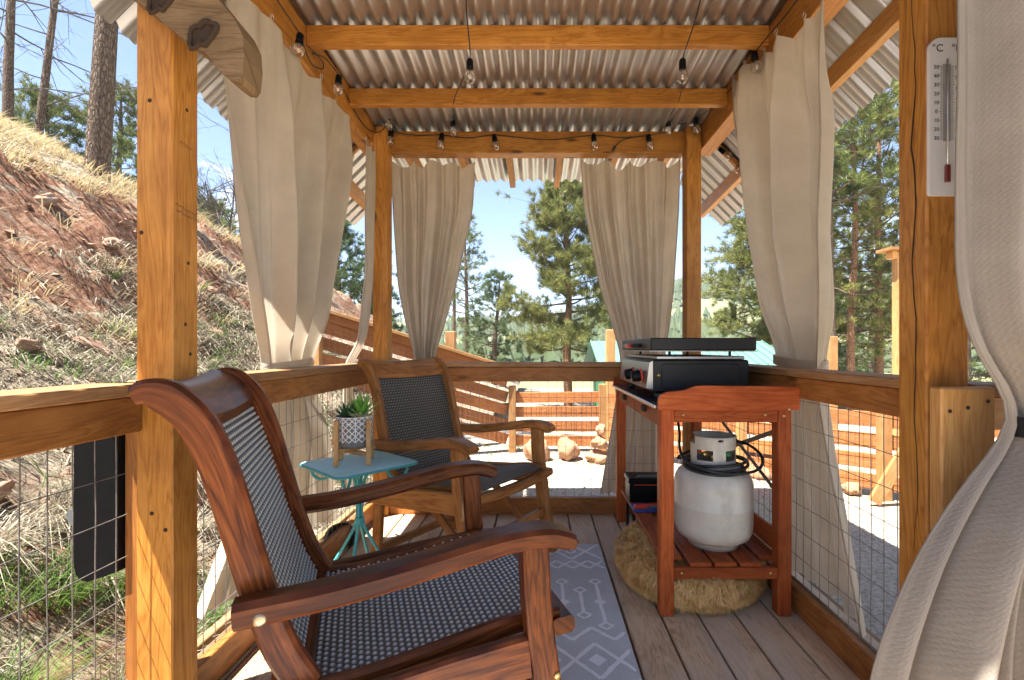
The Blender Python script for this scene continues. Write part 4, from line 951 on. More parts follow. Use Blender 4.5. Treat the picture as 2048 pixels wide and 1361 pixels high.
# ================================================================ CURTAINS
def curtain(label, keys, T, Nn, org, seed, folds, mat='curtain', nu=110, nv=90, hooks=6, sag=.03, rings=True, tie=None, tie_mat='black_metal', group='beige porch curtains', ring_z=.02, skew=0.0):
    """keys: (z, a0, a1, n, amp) from top to bottom; a along T, n along Nn, amp of the folds"""
    t = thing('curtain', label, 'curtain', org, 0, group)
    rnd = random.Random(seed); T, Nn = Vector(T), Vector(Nn)
    comp = [(k_ * rnd.uniform(.9, 1.1), rnd.uniform(0, 6.28), w_) for k_, w_ in folds]
    zs_ = [k_[0] for k_ in keys][::-1]
    cols = [[k_[c] for k_ in keys][::-1] for c in range(1, 5)]
    ztop, zbot = keys[0][0], keys[-1][0]
    def sm(z, c):
        e = .035; return sum(np.interp(z + d, zs_, cols[c]) * w_ for d, w_ in ((-2 * e, .15), (-e, .2), (0, .3), (e, .2), (2 * e, .15)))
    def tri(t):
        s_ = math.sin(t); return .45 * s_ + .55 * (2 / math.pi) * math.asin(max(-1, min(1, .985 * math.sin(t + .35 * math.cos(t)))))
    def fold(u, z): return sum(w_ * tri(2 * math.pi * k_ * u + ph + .6 * math.sin(z * 1.7 + ph)) for k_, ph, w_ in comp)
    def fn(u, v):
        z = lerp(ztop, zbot, v); a0, a1, n_, am = [sm(z, c) for c in range(4)]
        f = fold(u, z); uu = u + .012 * math.sin(2 * math.pi * comp[0][0] * u + comp[0][1] + 1.2)
        p = T * lerp(a0, a1, uu) + Nn * (n_ + am * f + .006 * noise.noise((u * 5, z * 3, seed)))
        if hooks and v < .2: z -= sag * (1 - abs((hooks * u) % 1 * 2 - 1)) * (1 - v / .2) ** 2 * (1 + .5 * math.sin(u * 9 + seed))
        if v > .7: z += .02 * math.sin(u * 7 + seed) * (v - .7) / .3
        return p + Vector((0, 0, z + skew * (u - .5) * (1 - v)))
    Wd = 1.6 * abs(keys[0][2] - keys[0][1]) ; H = ztop - zbot
    o = obj('cloth', MB().grid(nu, nv, fn, True, lambda u, v: (u * Wd, v * H)), mat, t)
    hm = MB().tube([fn(0.0, v) for v in np.linspace(0, 1, 60)], .0035, 5); obj('hem', hm, mat, t)
    hm = MB().tube([fn(1.0, v) for v in np.linspace(0, 1, 60)], .0035, 5); obj('hem', hm, mat, t)
    if rings:
        for k in range(hooks + 1):
            p = Vector(fn(k / hooks, 0.0)); rr_ = .011
            obj('ring', MB().tube([p + T * rr_ * math.cos(a) + Vector((0, 0, ring_z * .5 + rr_ * math.sin(a))) for a in np.linspace(0, 6.283, 13)[:-1]], .0014, 5, True), 'nickel', t)
    if tie:
        z, a0, a1, n_, d = tie; c = (a0 + a1) / 2; h = abs(a1 - a0) / 2
        mb = MB()
        mb.grid(40, 2, lambda u, v: T * (c + h * math.cos(2 * math.pi * u)) + Nn * (n_ + d * math.sin(2 * math.pi * u)) + Vector((0, 0, z + .02 * (v * 2 - 1) + .012 * math.cos(2 * math.pi * u))))
        obj('tie_back', mb, tie_mat, t)
    return t
X, Yv = (1, 0, 0), (0, 1, 0)
F1 = [(3, .55), (7, .35), (12, .18)]
# left side, between the near and far posts
curtain('wide beige curtain gathered at the left railing in front of the hillside',
        [(2.165, 1.50, 2.46, -.955, .016), (2.05, 1.52, 2.44, -.957, .03), (1.9, 1.56, 2.40, -.985, .075), (1.45, 1.70, 2.32, -1.02, .08), (1.15, 1.84, 2.32, -1.06, .07), (.97, 2.0, 2.34, -1.13, .05), (.86, 2.02, 2.33, -1.14, .05), (.6, 1.93, 2.42, -1.10, .055), (.12, 1.54, 2.52, -1.09, .06)],
        Yv, X, (-1.03, 2.0, 0), 3, [(3.1, .7), (6.2, .38), (12, .18)], hooks=5, sag=.025, tie=(.93, 1.99, 2.36, -1.13, .062), tie_mat='curtain')
curtain('narrow dark fold of curtain hanging outside the far left post',
        [(2.17, 2.70, 2.845, -.968, .008), (1.4, 2.72, 2.845, -.985, .012), (1.02, 2.74, 2.845, -1.03, .012), (.92, 2.74, 2.845, -1.11, .012), (.15, 2.70, 2.845, -1.10, .012)],
        Yv, X, (-1.0, 2.72, 0), 9, [(2, .8), (5, .4)], nu=40, nv=60, hooks=2)
# right side
curtain('beige curtain gathered at the right railing behind the bench',
        [(2.24, 1.57, 2.34, .950, .022), (2.0, 1.59, 2.33, .955, .045), (1.9, 1.61, 2.33, .985, .075), (1.45, 1.69, 2.29, 1.02, .085), (1.15, 1.75, 2.245, 1.06, .08), (.98, 1.90, 2.25, 1.13, .05), (.86, 1.92, 2.24, 1.14, .05), (.55, 1.79, 2.22, 1.12, .055), (.06, 1.58, 2.18, 1.11, .06)],
        Yv, X, (1.05, 1.9, 0), 5, [(2.2, .75), (4.5, .5), (10, .25)], hooks=5, sag=.035, tie=(.94, 1.89, 2.27, 1.13, .062), tie_mat='curtain', skew=.16)
# far side
curtain('beige curtain in the far opening left of the big pine',
        [(2.185, -.925, -.405, 3.035, .025), (1.9, -.92, -.42, 3.06, .05), (1.4, -.90, -.53, 3.08, .06), (1.15, -.85, -.60, 3.08, .045), (.96, -.80, -.665, 3.10, .045), (.86, -.80, -.665, 3.10, .045), (.5, -.84, -.60, 3.09, .05), (.10, -.92, -.52, 3.08, .05)],
        X, Yv, (-.7, 3.05, 0), 12, [(2.2, .5), (5.2, .55), (11, .35)], hooks=4, sag=.04)
curtain('beige curtain in the far opening behind the gas griddle',
        [(2.19, .265, .90, 3.035, .03), (1.9, .29, .895, 3.06, .055), (1.4, .40, .87, 3.08, .065), (1.12, .49, .84, 3.08, .05), (.96, .54, .815, 3.10, .05), (.86, .54, .82, 3.10, .05), (.5, .48, .84, 3.09, .05), (.08, .40, .86, 3.08, .05)],
        X, Yv, (.67, 3.05, 0), 23, [(2.4, .55), (5.4, .55), (11, .32)], hooks=4, sag=.05)
# foreground right
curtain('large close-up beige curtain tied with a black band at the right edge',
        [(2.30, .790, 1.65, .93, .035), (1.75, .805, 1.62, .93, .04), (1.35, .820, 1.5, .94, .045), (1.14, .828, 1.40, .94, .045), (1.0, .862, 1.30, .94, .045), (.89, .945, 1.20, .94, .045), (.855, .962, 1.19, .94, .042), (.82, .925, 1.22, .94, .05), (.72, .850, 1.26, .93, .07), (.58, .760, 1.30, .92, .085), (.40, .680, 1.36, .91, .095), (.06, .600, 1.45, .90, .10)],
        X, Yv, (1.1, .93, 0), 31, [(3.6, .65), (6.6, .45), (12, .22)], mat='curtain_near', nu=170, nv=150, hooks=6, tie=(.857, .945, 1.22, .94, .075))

# ================================================================ STRING LIGHTS
sl_ = thing('string_lights', 'black festoon cable with clear glass bulbs strung along the porch beams', 'string lights', (0, 2.9, 2.2))
glass = MB().lathe([(.0, -.0235), (.010, -.0215), (.019, -.013), (.0228, -.001), (.021, .010), (.014, .020), (.0105, .026), (.0105, .030)], 18).mesh('bulb')
sock = MB().lathe([(.0, .066), (.008, .066), (.0125, .060), (.013, .036), (.0135, .029), (.011, .028)], 12).mesh('socket')
fil = MB().tube([(.004 * math.cos(i * 1.9), .004 * math.sin(i * 1.9), -.012 + i * .0026) for i in range(14)], .0007, 4).tube([(0, 0, -.004), (0, 0, .028)], .0016, 5).mesh('filament')
def bulb(p, tilt=(0, 0)):
    M = Matrix.Translation(p) @ Euler((tilt[0], tilt[1], random.random() * 6)).to_matrix().to_4x4() @ Matrix.Translation((0, 0, .066)) @ Matrix.Scale(1.14, 4) @ Matrix.Translation((0, 0, -.066))
    b_ = obj('bulb', glass, 'bulb_glass', sl_, M=M)
    obj('filament', fil, 'copper', b_, M=M); obj('socket', sock, 'black_plastic', b_, M=M)
def cable(pts, k=6, r_=.0028): obj('cable', MB().tube(spline(pts, k), r_, 5), 'rubber', sl_)
hb = 2.885                                                                  # in front of the header
BL = [(-.885, 2.87, 2.243), (-.585, 2.885, 2.228), (-.255, 2.885, 2.225), (.34, 2.885, 2.222), (.672, 2.885, 2.222), (-.505, 2.86, 2.298), (.775, 2.86, 2.302), (-.88, 2.83, 2.320), (.93, 2.82, 2.292)]
for p in BL: bulb(p, (random.uniform(-.25, .25), random.uniform(-.2, .2)))
BS = [(-.938, 1.88, 2.175), (-.925, 2.22, 2.205), (.938, 2.06, 2.215)]     # along the side beams
for p in BS: bulb(p, (random.uniform(-.3, .3), random.uniform(-.2, .2)))
BC = [(-.285, 2.01, 2.145), (.605, 2.01, 2.145)]                            # hanging under the ceiling
for p in BC: bulb(p)
cable([(-.875, 2.872, 2.31), (-.885, 2.875, 2.30), (-.75, 2.894, 2.285), (-.585, 2.894, 2.285), (-.42, 2.894, 2.268), (-.255, 2.894, 2.285), (.05, 2.894, 2.258), (.34, 2.894, 2.284), (.50, 2.894, 2.270), (.672, 2.894, 2.284), (.775, 2.88, 2.300)])
cable([(-.505, 2.86, 2.36), (-.43, 2.45, 2.26), (-.35, 2.20, 2.22), (-.285, 2.01, 2.208), (-.26, 1.75, 2.22), (-.24, 1.55, 2.30)])
cable([(.775, 2.86, 2.365), (.72, 2.45, 2.27), (.66, 2.20, 2.225), (.605, 2.01, 2.208), (.58, 1.75, 2.22), (.56, 1.55, 2.30)])
cable([(-.981, 1.2, 2.36), (-.975, 1.5, 2.33), (-.960, 1.78, 2.28), (-.938, 1.88, 2.238), (-.965, 1.95, 2.265), (-.97, 2.05, 2.22), (-.962, 2.14, 2.245), (-.955, 2.12, 2.27), (-.965, 2.0, 2.265)])
cable([(-.965, 2.05, 2.26), (-.955, 2.15, 2.30), (-.925, 2.22, 2.268), (-.968, 2.35, 2.30), (-.975, 2.6, 2.255), (-.98, 2.80, 2.27), (-.93, 2.85, 2.29), (-.88, 2.852, 2.37)])
cable([(.978, 1.4, 2.35), (.975, 1.8, 2.31), (.938, 2.06, 2.278), (.972, 2.3, 2.30), (.972, 2.6, 2.33), (.94, 2.83, 2.355), (.93, 2.845, 2.356), (.85, 2.848, 2.33), (.775, 2.86, 2.366)])
cable([(.672, 2.893, 2.285), (.60, 2.893, 2.275), (.51, 2.893, 2.255), (.46, 2.89, 2.21)])
obj('plug', MB().tube([(.462, 2.889, 2.215), (.45, 2.885, 2.19)], .008, 8), 'rubber', sl_)
for sx in (-1, 1):
    zz_ = roof_z(2.97) - .06
    for k in range(3):
        f_ = .25 + k * .28
        bulb((sx * (1.09 + .28 * f_), 2.945, zz_ - .02 - .28 * f_), (.5, -sx * .6))
    cable([(sx * 1.09, 2.95, zz_ + .01), (sx * 1.2, 2.95, zz_ - .09), (sx * 1.36, 2.95, zz_ - .25)])

# ================================================================ THERMOMETER
th = thing('thermometer', 'white wall thermometer on the near right post', 'thermometer', (.955, 1.113, 1.53))
tx0, tx1, tz0, tz1, ty_ = .904, .988, 1.353, 1.716, 1.1145
def plate(a, x0, x1, z0, z1, r0, r1, d0, d1):
    out = []
    for q, (cx, cz, r_) in enumerate(((x1 - r1, z1 - r1, r1), (x0 + r1, z1 - r1, r1), (x0 + r0, z0 + r0, r0), (x1 - r0, z0 + r0, r0))):
        for k in range(6):
            an = R(90) * q + R(90) * k / 5; out.append((cx + r_ * math.cos(an), cz + r_ * math.sin(an)))
    return a.prism(out, d0, d1, lambda p, q_, d: (p, d, q_))
bk = obj('backplate', plate(MB(), tx0, tx1, tz0, tz1, .006, .024, ty_ - .008, ty_ + .002), 'white_plastic', th)
yt = ty_ - .0086; cxm = (tx0 + tx1) / 2 - .004
obj('scale_band', MB().box((cxm, yt + .0001, 1.566), (.018, .0008, .178), bev=.0002), 'print_grey', bk)
obj('tube', MB().tube([(cxm, yt - .002, 1.40), (cxm, yt - .002, 1.665)], .0021, 8), 'nickel', th)
obj('bulb_guard', MB().box((cxm, yt - .002, 1.402), (.012, .006, .040), bev=.002), 'spirit', th)
mb = MB()
for i in range(49):
    z = 1.482 + i * .0035; w_ = .005 if i % 6 else .008
    for s_ in (-1, 1): mb.box((cxm + s_ * (.010 + w_ / 2), yt + .0002, z), (w_, .0006, .0006), bev=.0001)
obj('tick_marks', mb, 'print', bk)['kind'] = 'stuff'
def text(s_, x, z, size, parent, mat='print', align='CENTER', y=None):
    cu_ = bpy.data.curves.new('text', 'FONT'); cu_.body = s_; cu_.size = size; cu_.align_x = align; cu_.extrude = .0002
    o = bpy.data.objects.new('text', cu_); COL.objects.link(o)
    me = bpy.data.meshes.new_from_object(o.evaluated_get(bpy.context.evaluated_depsgraph_get())); bpy.data.objects.remove(o)
    return obj('lettering', me, mat, parent, M=Matrix.Translation((x, yt + .0001 if y is None else y, z)) @ Matrix.Rotation(R(90), 4, 'X'))
text('°C', cxm - .021, 1.684, .024, bk); text('°F', cxm + .021, 1.684, .024, bk)
for i, s_ in enumerate(('50', '40', '30', '20', '10', '0', '10', '20', '30')): text(s_, cxm - .024, 1.644 - i * .0205, .0125, bk)
for i, s_ in enumerate(('120', '100', '80', '60', '40', '20', '0', '20')): text(s_, cxm + .027, 1.643 - i * .0235, .0125, bk)

# ================================================================ SMALL THINGS OUTSIDE THE RAILING
bp = thing('black_cover', 'glossy black plastic cover with grey brackets outside the left railing', 'cover', (-1.10, 1.16, .42))
poly = [(-1.132, .84), (-1.132, .47), (-1.127, .448), (-1.115, .434), (-1.097, .430), (-1.024, .455), (-1.024, .84)]
obj('shell', MB().prism(poly, 1.17, 1.30, lambda a, b_, d: (a, d, b_)), 'black_plastic', bp)
for z in (.80, .60):
    obj('bracket', MB().prism([(-1.132, z), (-1.162, z), (-1.172, z - .012), (-1.162, z - .035), (-1.132, z - .055)], 1.19, 1.26, lambda a, b_, d: (a, d, b_)), 'grey_plastic', bp)
mb = MB().lathe([(.048, 0), (.052, .004), (.048, .012), (.052, .02), (.048, .03), (.052, .04), (.044, .04), (.042, 0)], 20, (0, 0, 0))
dp = obj('drain_pipe', mb, 'rubber', M=Matrix.Translation((-1.02, 2.45, .03)) @ Euler((R(70), 0, R(40))).to_matrix().to_4x4() @ Matrix.Scale(1.4, 4)); tag(dp, 'black corrugated drain pipe end beyond the lower left rail', 'pipe')

# ================================================================ FENCES
def fence(label, a, b_, zb, nb, bh=.128, gp=.044, z_off=.07, posts=(), cap=None, wires=False, loc=None):
    """a, b_: (x, y); zb: base height at both ends; boards between, each its own part"""
    t = thing('board_fence', label, 'fence', ((a[0] + b_[0]) / 2, (a[1] + b_[1]) / 2, min(zb)))
    A, B = Vector((*a, zb[0])), Vector((*b_, zb[1])); d = B - A; dn = Vector((-d.y, d.x, 0)).normalized() * .03
    if dn.y < 0: dn = -dn
    for k in range(nb):
        z = Vector((0, 0, z_off + bh / 2 + k * (bh + gp) + random.uniform(-.006, .006)))
        obj('board', MB().bar(A + z + dn, B + z + dn + Vector((0, 0, random.uniform(-.012, .012))), .022, bh), 'fence_wood', t)
    for (f, h) in posts:
        p = A.lerp(B, f); obj('post', MB().bar(p - Vector((0, 0, .15)), p + Vector((0, 0, h)), .085, .085, (0, 1, 0), .006), 'fence_post', t)
    if cap:
        c0, c1 = A + Vector((0, 0, cap)), B + Vector((0, 0, cap))
        obj('cap', MB().bar(c0, c1, .14, .036), 'fence_post', t); obj('top_rail', MB().bar(c0 - Vector((0, 0, .065)), c1 - Vector((0, 0, .065)), .036, .088), 'fence_wood', t)
    if wires:
        mb = MB(); n = int(d.length / .06); hh = cap or nb * (bh + gp)
        dw = dn * -.4
        for i in range(n + 1): p = A.lerp(B, i / n) + dw; mb.tube([p, p + Vector((0, 0, hh))], .0016, 4)
        for k in range(int(hh / .1) + 1): mb.tube([A + dw + Vector((0, 0, k * .1)), B + dw + Vector((0, 0, k * .1))], .0016, 4)
        obj('wire_mesh', mb, 'rust_wire', t)
    return t
FA, FC = (-.307, 5.77), (.775, 5.77)
fence('board fence straight ahead beyond the far railing, behind the boulders', FA, FC, (GZ, GZ), 4, posts=((0, .80), (1.0, .82)), wires=True)
fence('board fence with sloping cap climbing the bank on the left', (-2.30, 5.0), (-.36, 5.75), (.42, GZ + .02), 5, posts=((0, .98), (.52, 1.0)), cap=1.0, wires=True)
fence('board fence running to the right towards the near post', (.83, 5.73), (3.60, 3.30), (GZ, GZ), 4, posts=((.42, .80), (.73, .80), (1, .8)), wires=True)
for lab, x, y, h in (('pale square post standing behind the climbing fence cap', -1.08, 5.95, 1.46), ('pale square post rising behind the griddle, left of the green roof', .98, 6.5, 1.50), ('pale square post right of the right curtain', 4.22, 6.9, 1.42)):
    o = obj('timber_post', MB().box((x, y, GZ + h / 2 - .1), (.12, .12, h + .2), bev=.008), 'fence_post'); tag(o, lab, 'post')
lb = obj('leaning_board', MB().bar((2.66, 3.80, GZ + .03), (3.10, 3.72, .62), .038, .089), 'fence_post'); tag(lb, 'sunlit board leaning against the right hand fence', 'board')
tp_ = thing('bird_feeder_post', 'tall slim post with flat wooden top beside the near right post', 'post', (4.35, 6.0, GZ))
obj('shaft', MB().box((4.50, 6.0, 1.0), (.09, .09, 2.4)), 'fence_post', tp_); obj('top', MB().box((4.46, 6.0, 2.225), (.30, .26, .035)), 'fence_post', tp_); obj('bracket', MB().box((4.42, 6.0, 2.16), (.06, .12, .09)), 'cedar_pale', tp_)

# ================================================================ ROCKS
def rock_mesh(r_, seed, sq=(1, 1, .75), n=16, ang=False):
    mb = MB(); fr = random.Random(int(seed * 10)); facets = [Vector((fr.gauss(0, 1), fr.gauss(0, 1), fr.gauss(0, 1))).normalized() for _ in range(9)]
    def fn(u, v):
        a, b_ = 2 * math.pi * u, math.pi * (v - .5); p = Vector((math.cos(a) * math.cos(b_), math.sin(a) * math.cos(b_), math.sin(b_)))
        k = 1 + .32 * noise.noise(p * 1.3 + Vector((seed, 0, 0))) + .16 * noise.noise(p * 3.1 + Vector((0, seed, 0))) + .10 * abs(noise.noise(p * 6 + Vector((0, 0, seed))))
        if ang: k *= min(1, .80 / max(.2, max(p.dot(q_) for q_ in facets)))
        return (p.x * r_ * k * sq[0], p.y * r_ * k * sq[1], p.z * r_ * k * sq[2])
    return mb.grid(n, n // 2 + 2, fn, True)
for i, (lab, x, y, z, r_, sq, mat) in enumerate([
    ('round tan boulder at the foot of the far fence, leftmost of the row', .0, 5.35, GZ + .10, .17, (1, .9, .95), 'boulder'),
    ('round orange boulder at the foot of the far fence, middle of the row', .34, 5.40, GZ + .10, .17, (1, .9, .95), 'boulder'),
    ('flat lower stone of the small stack by the far fence post', .655, 5.25, GZ + .06, .15, (1.1, .9, .6), 'boulder'),
    ('upper stone balanced on the small stack by the far fence post', .665, 5.25, GZ + .215, .13, (1, .9, .6), 'boulder'),
    ('pointed top stone of the small stack by the far fence post', .69, 5.27, GZ + .35, .09, (.8, .8, .95), 'boulder'),
    ('big orange boulder seen through the bench behind the gas bottle', 2.25, 4.75, GZ + .09, .24, (1.2, 1, .7), 'boulder'),
    ('medium orange boulder beside the big one seen through the bench', 1.88, 4.95, GZ + .07, .15, (1.1, 1, .8), 'boulder'),
    ('small lone red stone in the gravel right of the bench', 2.68, 4.10, GZ + .05, .085, (1, 1, .9), 'boulder')]):
    o = obj('boulder', rock_mesh(r_ * .85, i * 3.7, sq, 30, True), mat, M=Matrix.Translation((x, y, z)) @ Matrix.Rotation(i * 1.3, 4, 'Z')); tag(o, lab, 'rock', 'boulders in the yard')
gl_ = thing('garden_light', 'small solar garden light with pale round head behind the bench', 'garden light', (2.15, 4.88, GZ))
obj('stake', MB().lathe([(.008, GZ), (.008, .16)], 8, (2.15, 4.88, 0)), 'black_metal', gl_); obj('head', MB().lathe([(.0, .25), (.03, .24), (.042, .21), (.036, .18), (.012, .16)], 14, (2.15, 4.88, 0)), 'lamp_white', gl_)
places = ['left of the near post, low on the bank', 'high on the bank near the left frame edge', 'under the big trunk', 'between the near left post and the curtain', 'half-way up the bank at the left', 'just above the left railing cap', 'beside the dry tufts mid bank', 'low behind the left wire mesh', 'near the top of the red cut', 'at the foot of the red cut', 'by the pale grass at the frame edge', 'in the green tufts mid bank']
rp_ = [(-2.35, 1.95, .10), (-3.9, 3.8, .13), (-3.6, 4.05, .11), (-3.05, 4.55, .13), (-2.9, 3.1, .15), (-2.55, 3.35, .17), (-3.0, 2.95, .08), (-2.0, 1.75, .09), (-4.15, 5.2, .12), (-3.4, 5.0, .10), (-4.5, 4.3, .16), (-2.75, 2.6, .10)]
for i, ((x, y, r_), pl) in enumerate(zip(rp_, places)):
    o = obj('bank_stone', rock_mesh(r_ * .55, 50 + i * 2.3, (1.4, 1, .62), 28, True), 'rock', M=Matrix.Translation((x, y, hill_z(x, y) + r_ * .25)) @ Euler((0, R(-30), i)).to_matrix().to_4x4()); tag(o, 'reddish stone ' + pl, 'stone', 'stones on the bank')

# ================================================================ GRASS (mass)
def blades(name, label, spots, mat, l0, w0, droop, seed):
    """spots: (x, y, n, spread, height factor)"""
    rs = np.random.RandomState(seed); Vs, Ts = [], []; o = 0
    for (x, y, n, sp, hf) in spots:
        z = hill_z(x, y) if x < -1.0 else far_z(x, y)
        r_ = sp * np.sqrt(rs.rand(n)); a = rs.rand(n) * 6.283
        bx, by = x + r_ * np.cos(a), y + r_ * np.sin(a)
        sl = -.64 if x < -1.1 else 0
        bz = z + (bx - x) * sl - .015
        l = l0 * hf * (.5 + .8 * rs.rand(n)); w = w0 * min(1.5, max(.32, math.hypot(x, y) / 4.5)) * (.7 + .6 * rs.rand(n)); th_ = a + rs.randn(n) * .6
        out = .25 + .55 * rs.rand(n)
        dx, dy = np.cos(th_) * out + (.25 if x < -1.1 else 0), np.sin(th_) * out; sxn, syn = -np.sin(th_ + rs.randn(n)), np.cos(th_)
        dr = droop * (.5 + rs.rand(n))
        P = []
        for t in (0, .5, 1):
            px, py, pz = bx + dx * l * t, by + dy * l * t, bz + l * (t * .9 - dr * t * t)
            P.append((px, py, pz))
        ar = np.zeros((n, 5, 3))
        for k, t in ((0, 0), (1, 1)):
            ar[:, 2 * k, 0] = P[t][0] - sxn * w; ar[:, 2 * k, 1] = P[t][1] - syn * w; ar[:, 2 * k, 2] = P[t][2]
            ar[:, 2 * k + 1, 0] = P[t][0] + sxn * w; ar[:, 2 * k + 1, 1] = P[t][1] + syn * w; ar[:, 2 * k + 1, 2] = P[t][2]
        ar[:, 4] = np.stack(P[2], -1)
        Vs.append(ar.reshape(-1, 3)); b5 = o + np.arange(n)[:, None] * 5
        Ts.append(np.concatenate([b5 + np.array([[0, 1, 3]]), b5 + np.array([[0, 3, 2]]), b5 + np.array([[2, 3, 4]])])); o += n * 5
    ob = obj(name, np_mesh(name, np.concatenate(Vs), np.concatenate(Ts)), mat); tag(ob, label, 'grass', kind='stuff')
rg = random.Random(11)
def spots(n, x0, x1, y0, y1, cnt, sp, hf, mask=None):
    out = []
    while len(out) < n:
        x, y = rg.uniform(x0, x1), rg.uniform(y0, y1)
        if mask and mask(x, y) < rg.random(): continue
        out.append((x, y, int(cnt * rg.uniform(.5, 1.5)), sp * rg.uniform(.6, 1.5), hf * rg.uniform(.7, 1.3)))
    return out
def nomask(x, y): return max(0, min(1, .55 + 1.2 * noise.noise((x * .8, y * .8, 20))))
def topmask(x, y): return 1.0 if hill_z(x, y, False) > 2.45 else 0.0
def slopemask(x, y):
    d = -x - 1.12; return nomask(x, y) * (.25 if 2.1 < d < 3.1 else .10 if d < 1.1 and y < 2.8 else 1.0)
low = spots(1900, -3.7, -1.22, 1.0, 7.5, 44, .13, .8, slopemask) + spots(13, -2.1, -1.25, 1.0, 2.5, 210, .05, 1.7)
blades('dry_grass', 'grey straw tufts covering the lower bank', low, 'straw_grey', .19, .0028, .85, 1)
blades('golden_grass', 'golden dry grass along the top and the lip of the bank', spots(800, -9, -3.3, 2.0, 10.5, 60, .16, 1.1, topmask) + spots(40, -3.9, -3.0, 2.4, 7.0, 40, .12, 1.2), 'straw', .22, .0028, .6, 2)
blades('green_grass', 'fresh green tufts scattered on the bank', spots(260, -3.8, -1.25, 1.1, 6.5, 40, .09, .8, slopemask) + spots(15, -1.8, -1.22, 1.1, 2.0, 120, .05, 1.5) + [(-1.45, 1.45, 90, .10, 1.1), (-1.62, 1.75, 80, .1, 1.0), (-1.35, 1.75, 70, .08, .9), (-1.3, 2.3, 60, .08, .8)], 'grass_green', .17, .0024, .45, 3)
blades('yard_weeds', 'low pale green weeds in the gravel yard', spots(170, .0, 4.2, 3.6, 6.4, 16, .10, .5, lambda x, y: max(0, noise.noise((x * 1.3, y * 1.3, 8)) * 2)) + spots(60, -1.2, 1.2, 4.9, 6.2, 18, .10, .6), 'grass_green', .10, .003, .4, 4)

# ---- crumbled earth and chips of stone on the bank: one mass
def pebbles(name, label, cat, n, region, r0, r1, mat, seed):
    rs = np.random.RandomState(seed); oc = np.array([(1, 0, 0), (-1, 0, 0), (0, 1, 0), (0, -1, 0), (0, 0, 1), (0, 0, -.4)]); fc = np.array([(0, 2, 4), (2, 1, 4), (1, 3, 4), (3, 0, 4), (2, 0, 5), (1, 2, 5), (3, 1, 5), (0, 3, 5)])
    P_ = []
    while len(P_) < n:
        x, y = rs.uniform(*region[0]), rs.uniform(*region[1]); P_.append((x, y, hill_z(x, y) if x < -1.0 else far_z(x, y)))
    P_ = np.array(P_); r_ = (r0 + (r1 - r0) * rs.rand(n) ** 4)[:, None, None]
    V_ = P_[:, None] + (oc[None] + rs.randn(n, 6, 3) * .28) * r_ * np.array([1.2, 1, .75])
    T_ = (np.arange(n)[:, None, None] * 6 + fc[None]).reshape(-1, 3)
    tag(obj(name, np_mesh(name, V_.reshape(-1, 3), T_), mat), label, cat, kind='stuff')
pebbles('bank_rubble', 'crumbled red earth and stone chips strewn over the bank', 'rubble', 4500, ((-4.6, -1.15), (.9, 8)), .004, .032, 'rock', 1)
pebbles('yard_gravel', 'loose pale gravel chips in the yard', 'gravel', 7000, ((-1.0, 4.5), (3.1, 6.5)), .004, .018, 'yard', 2)
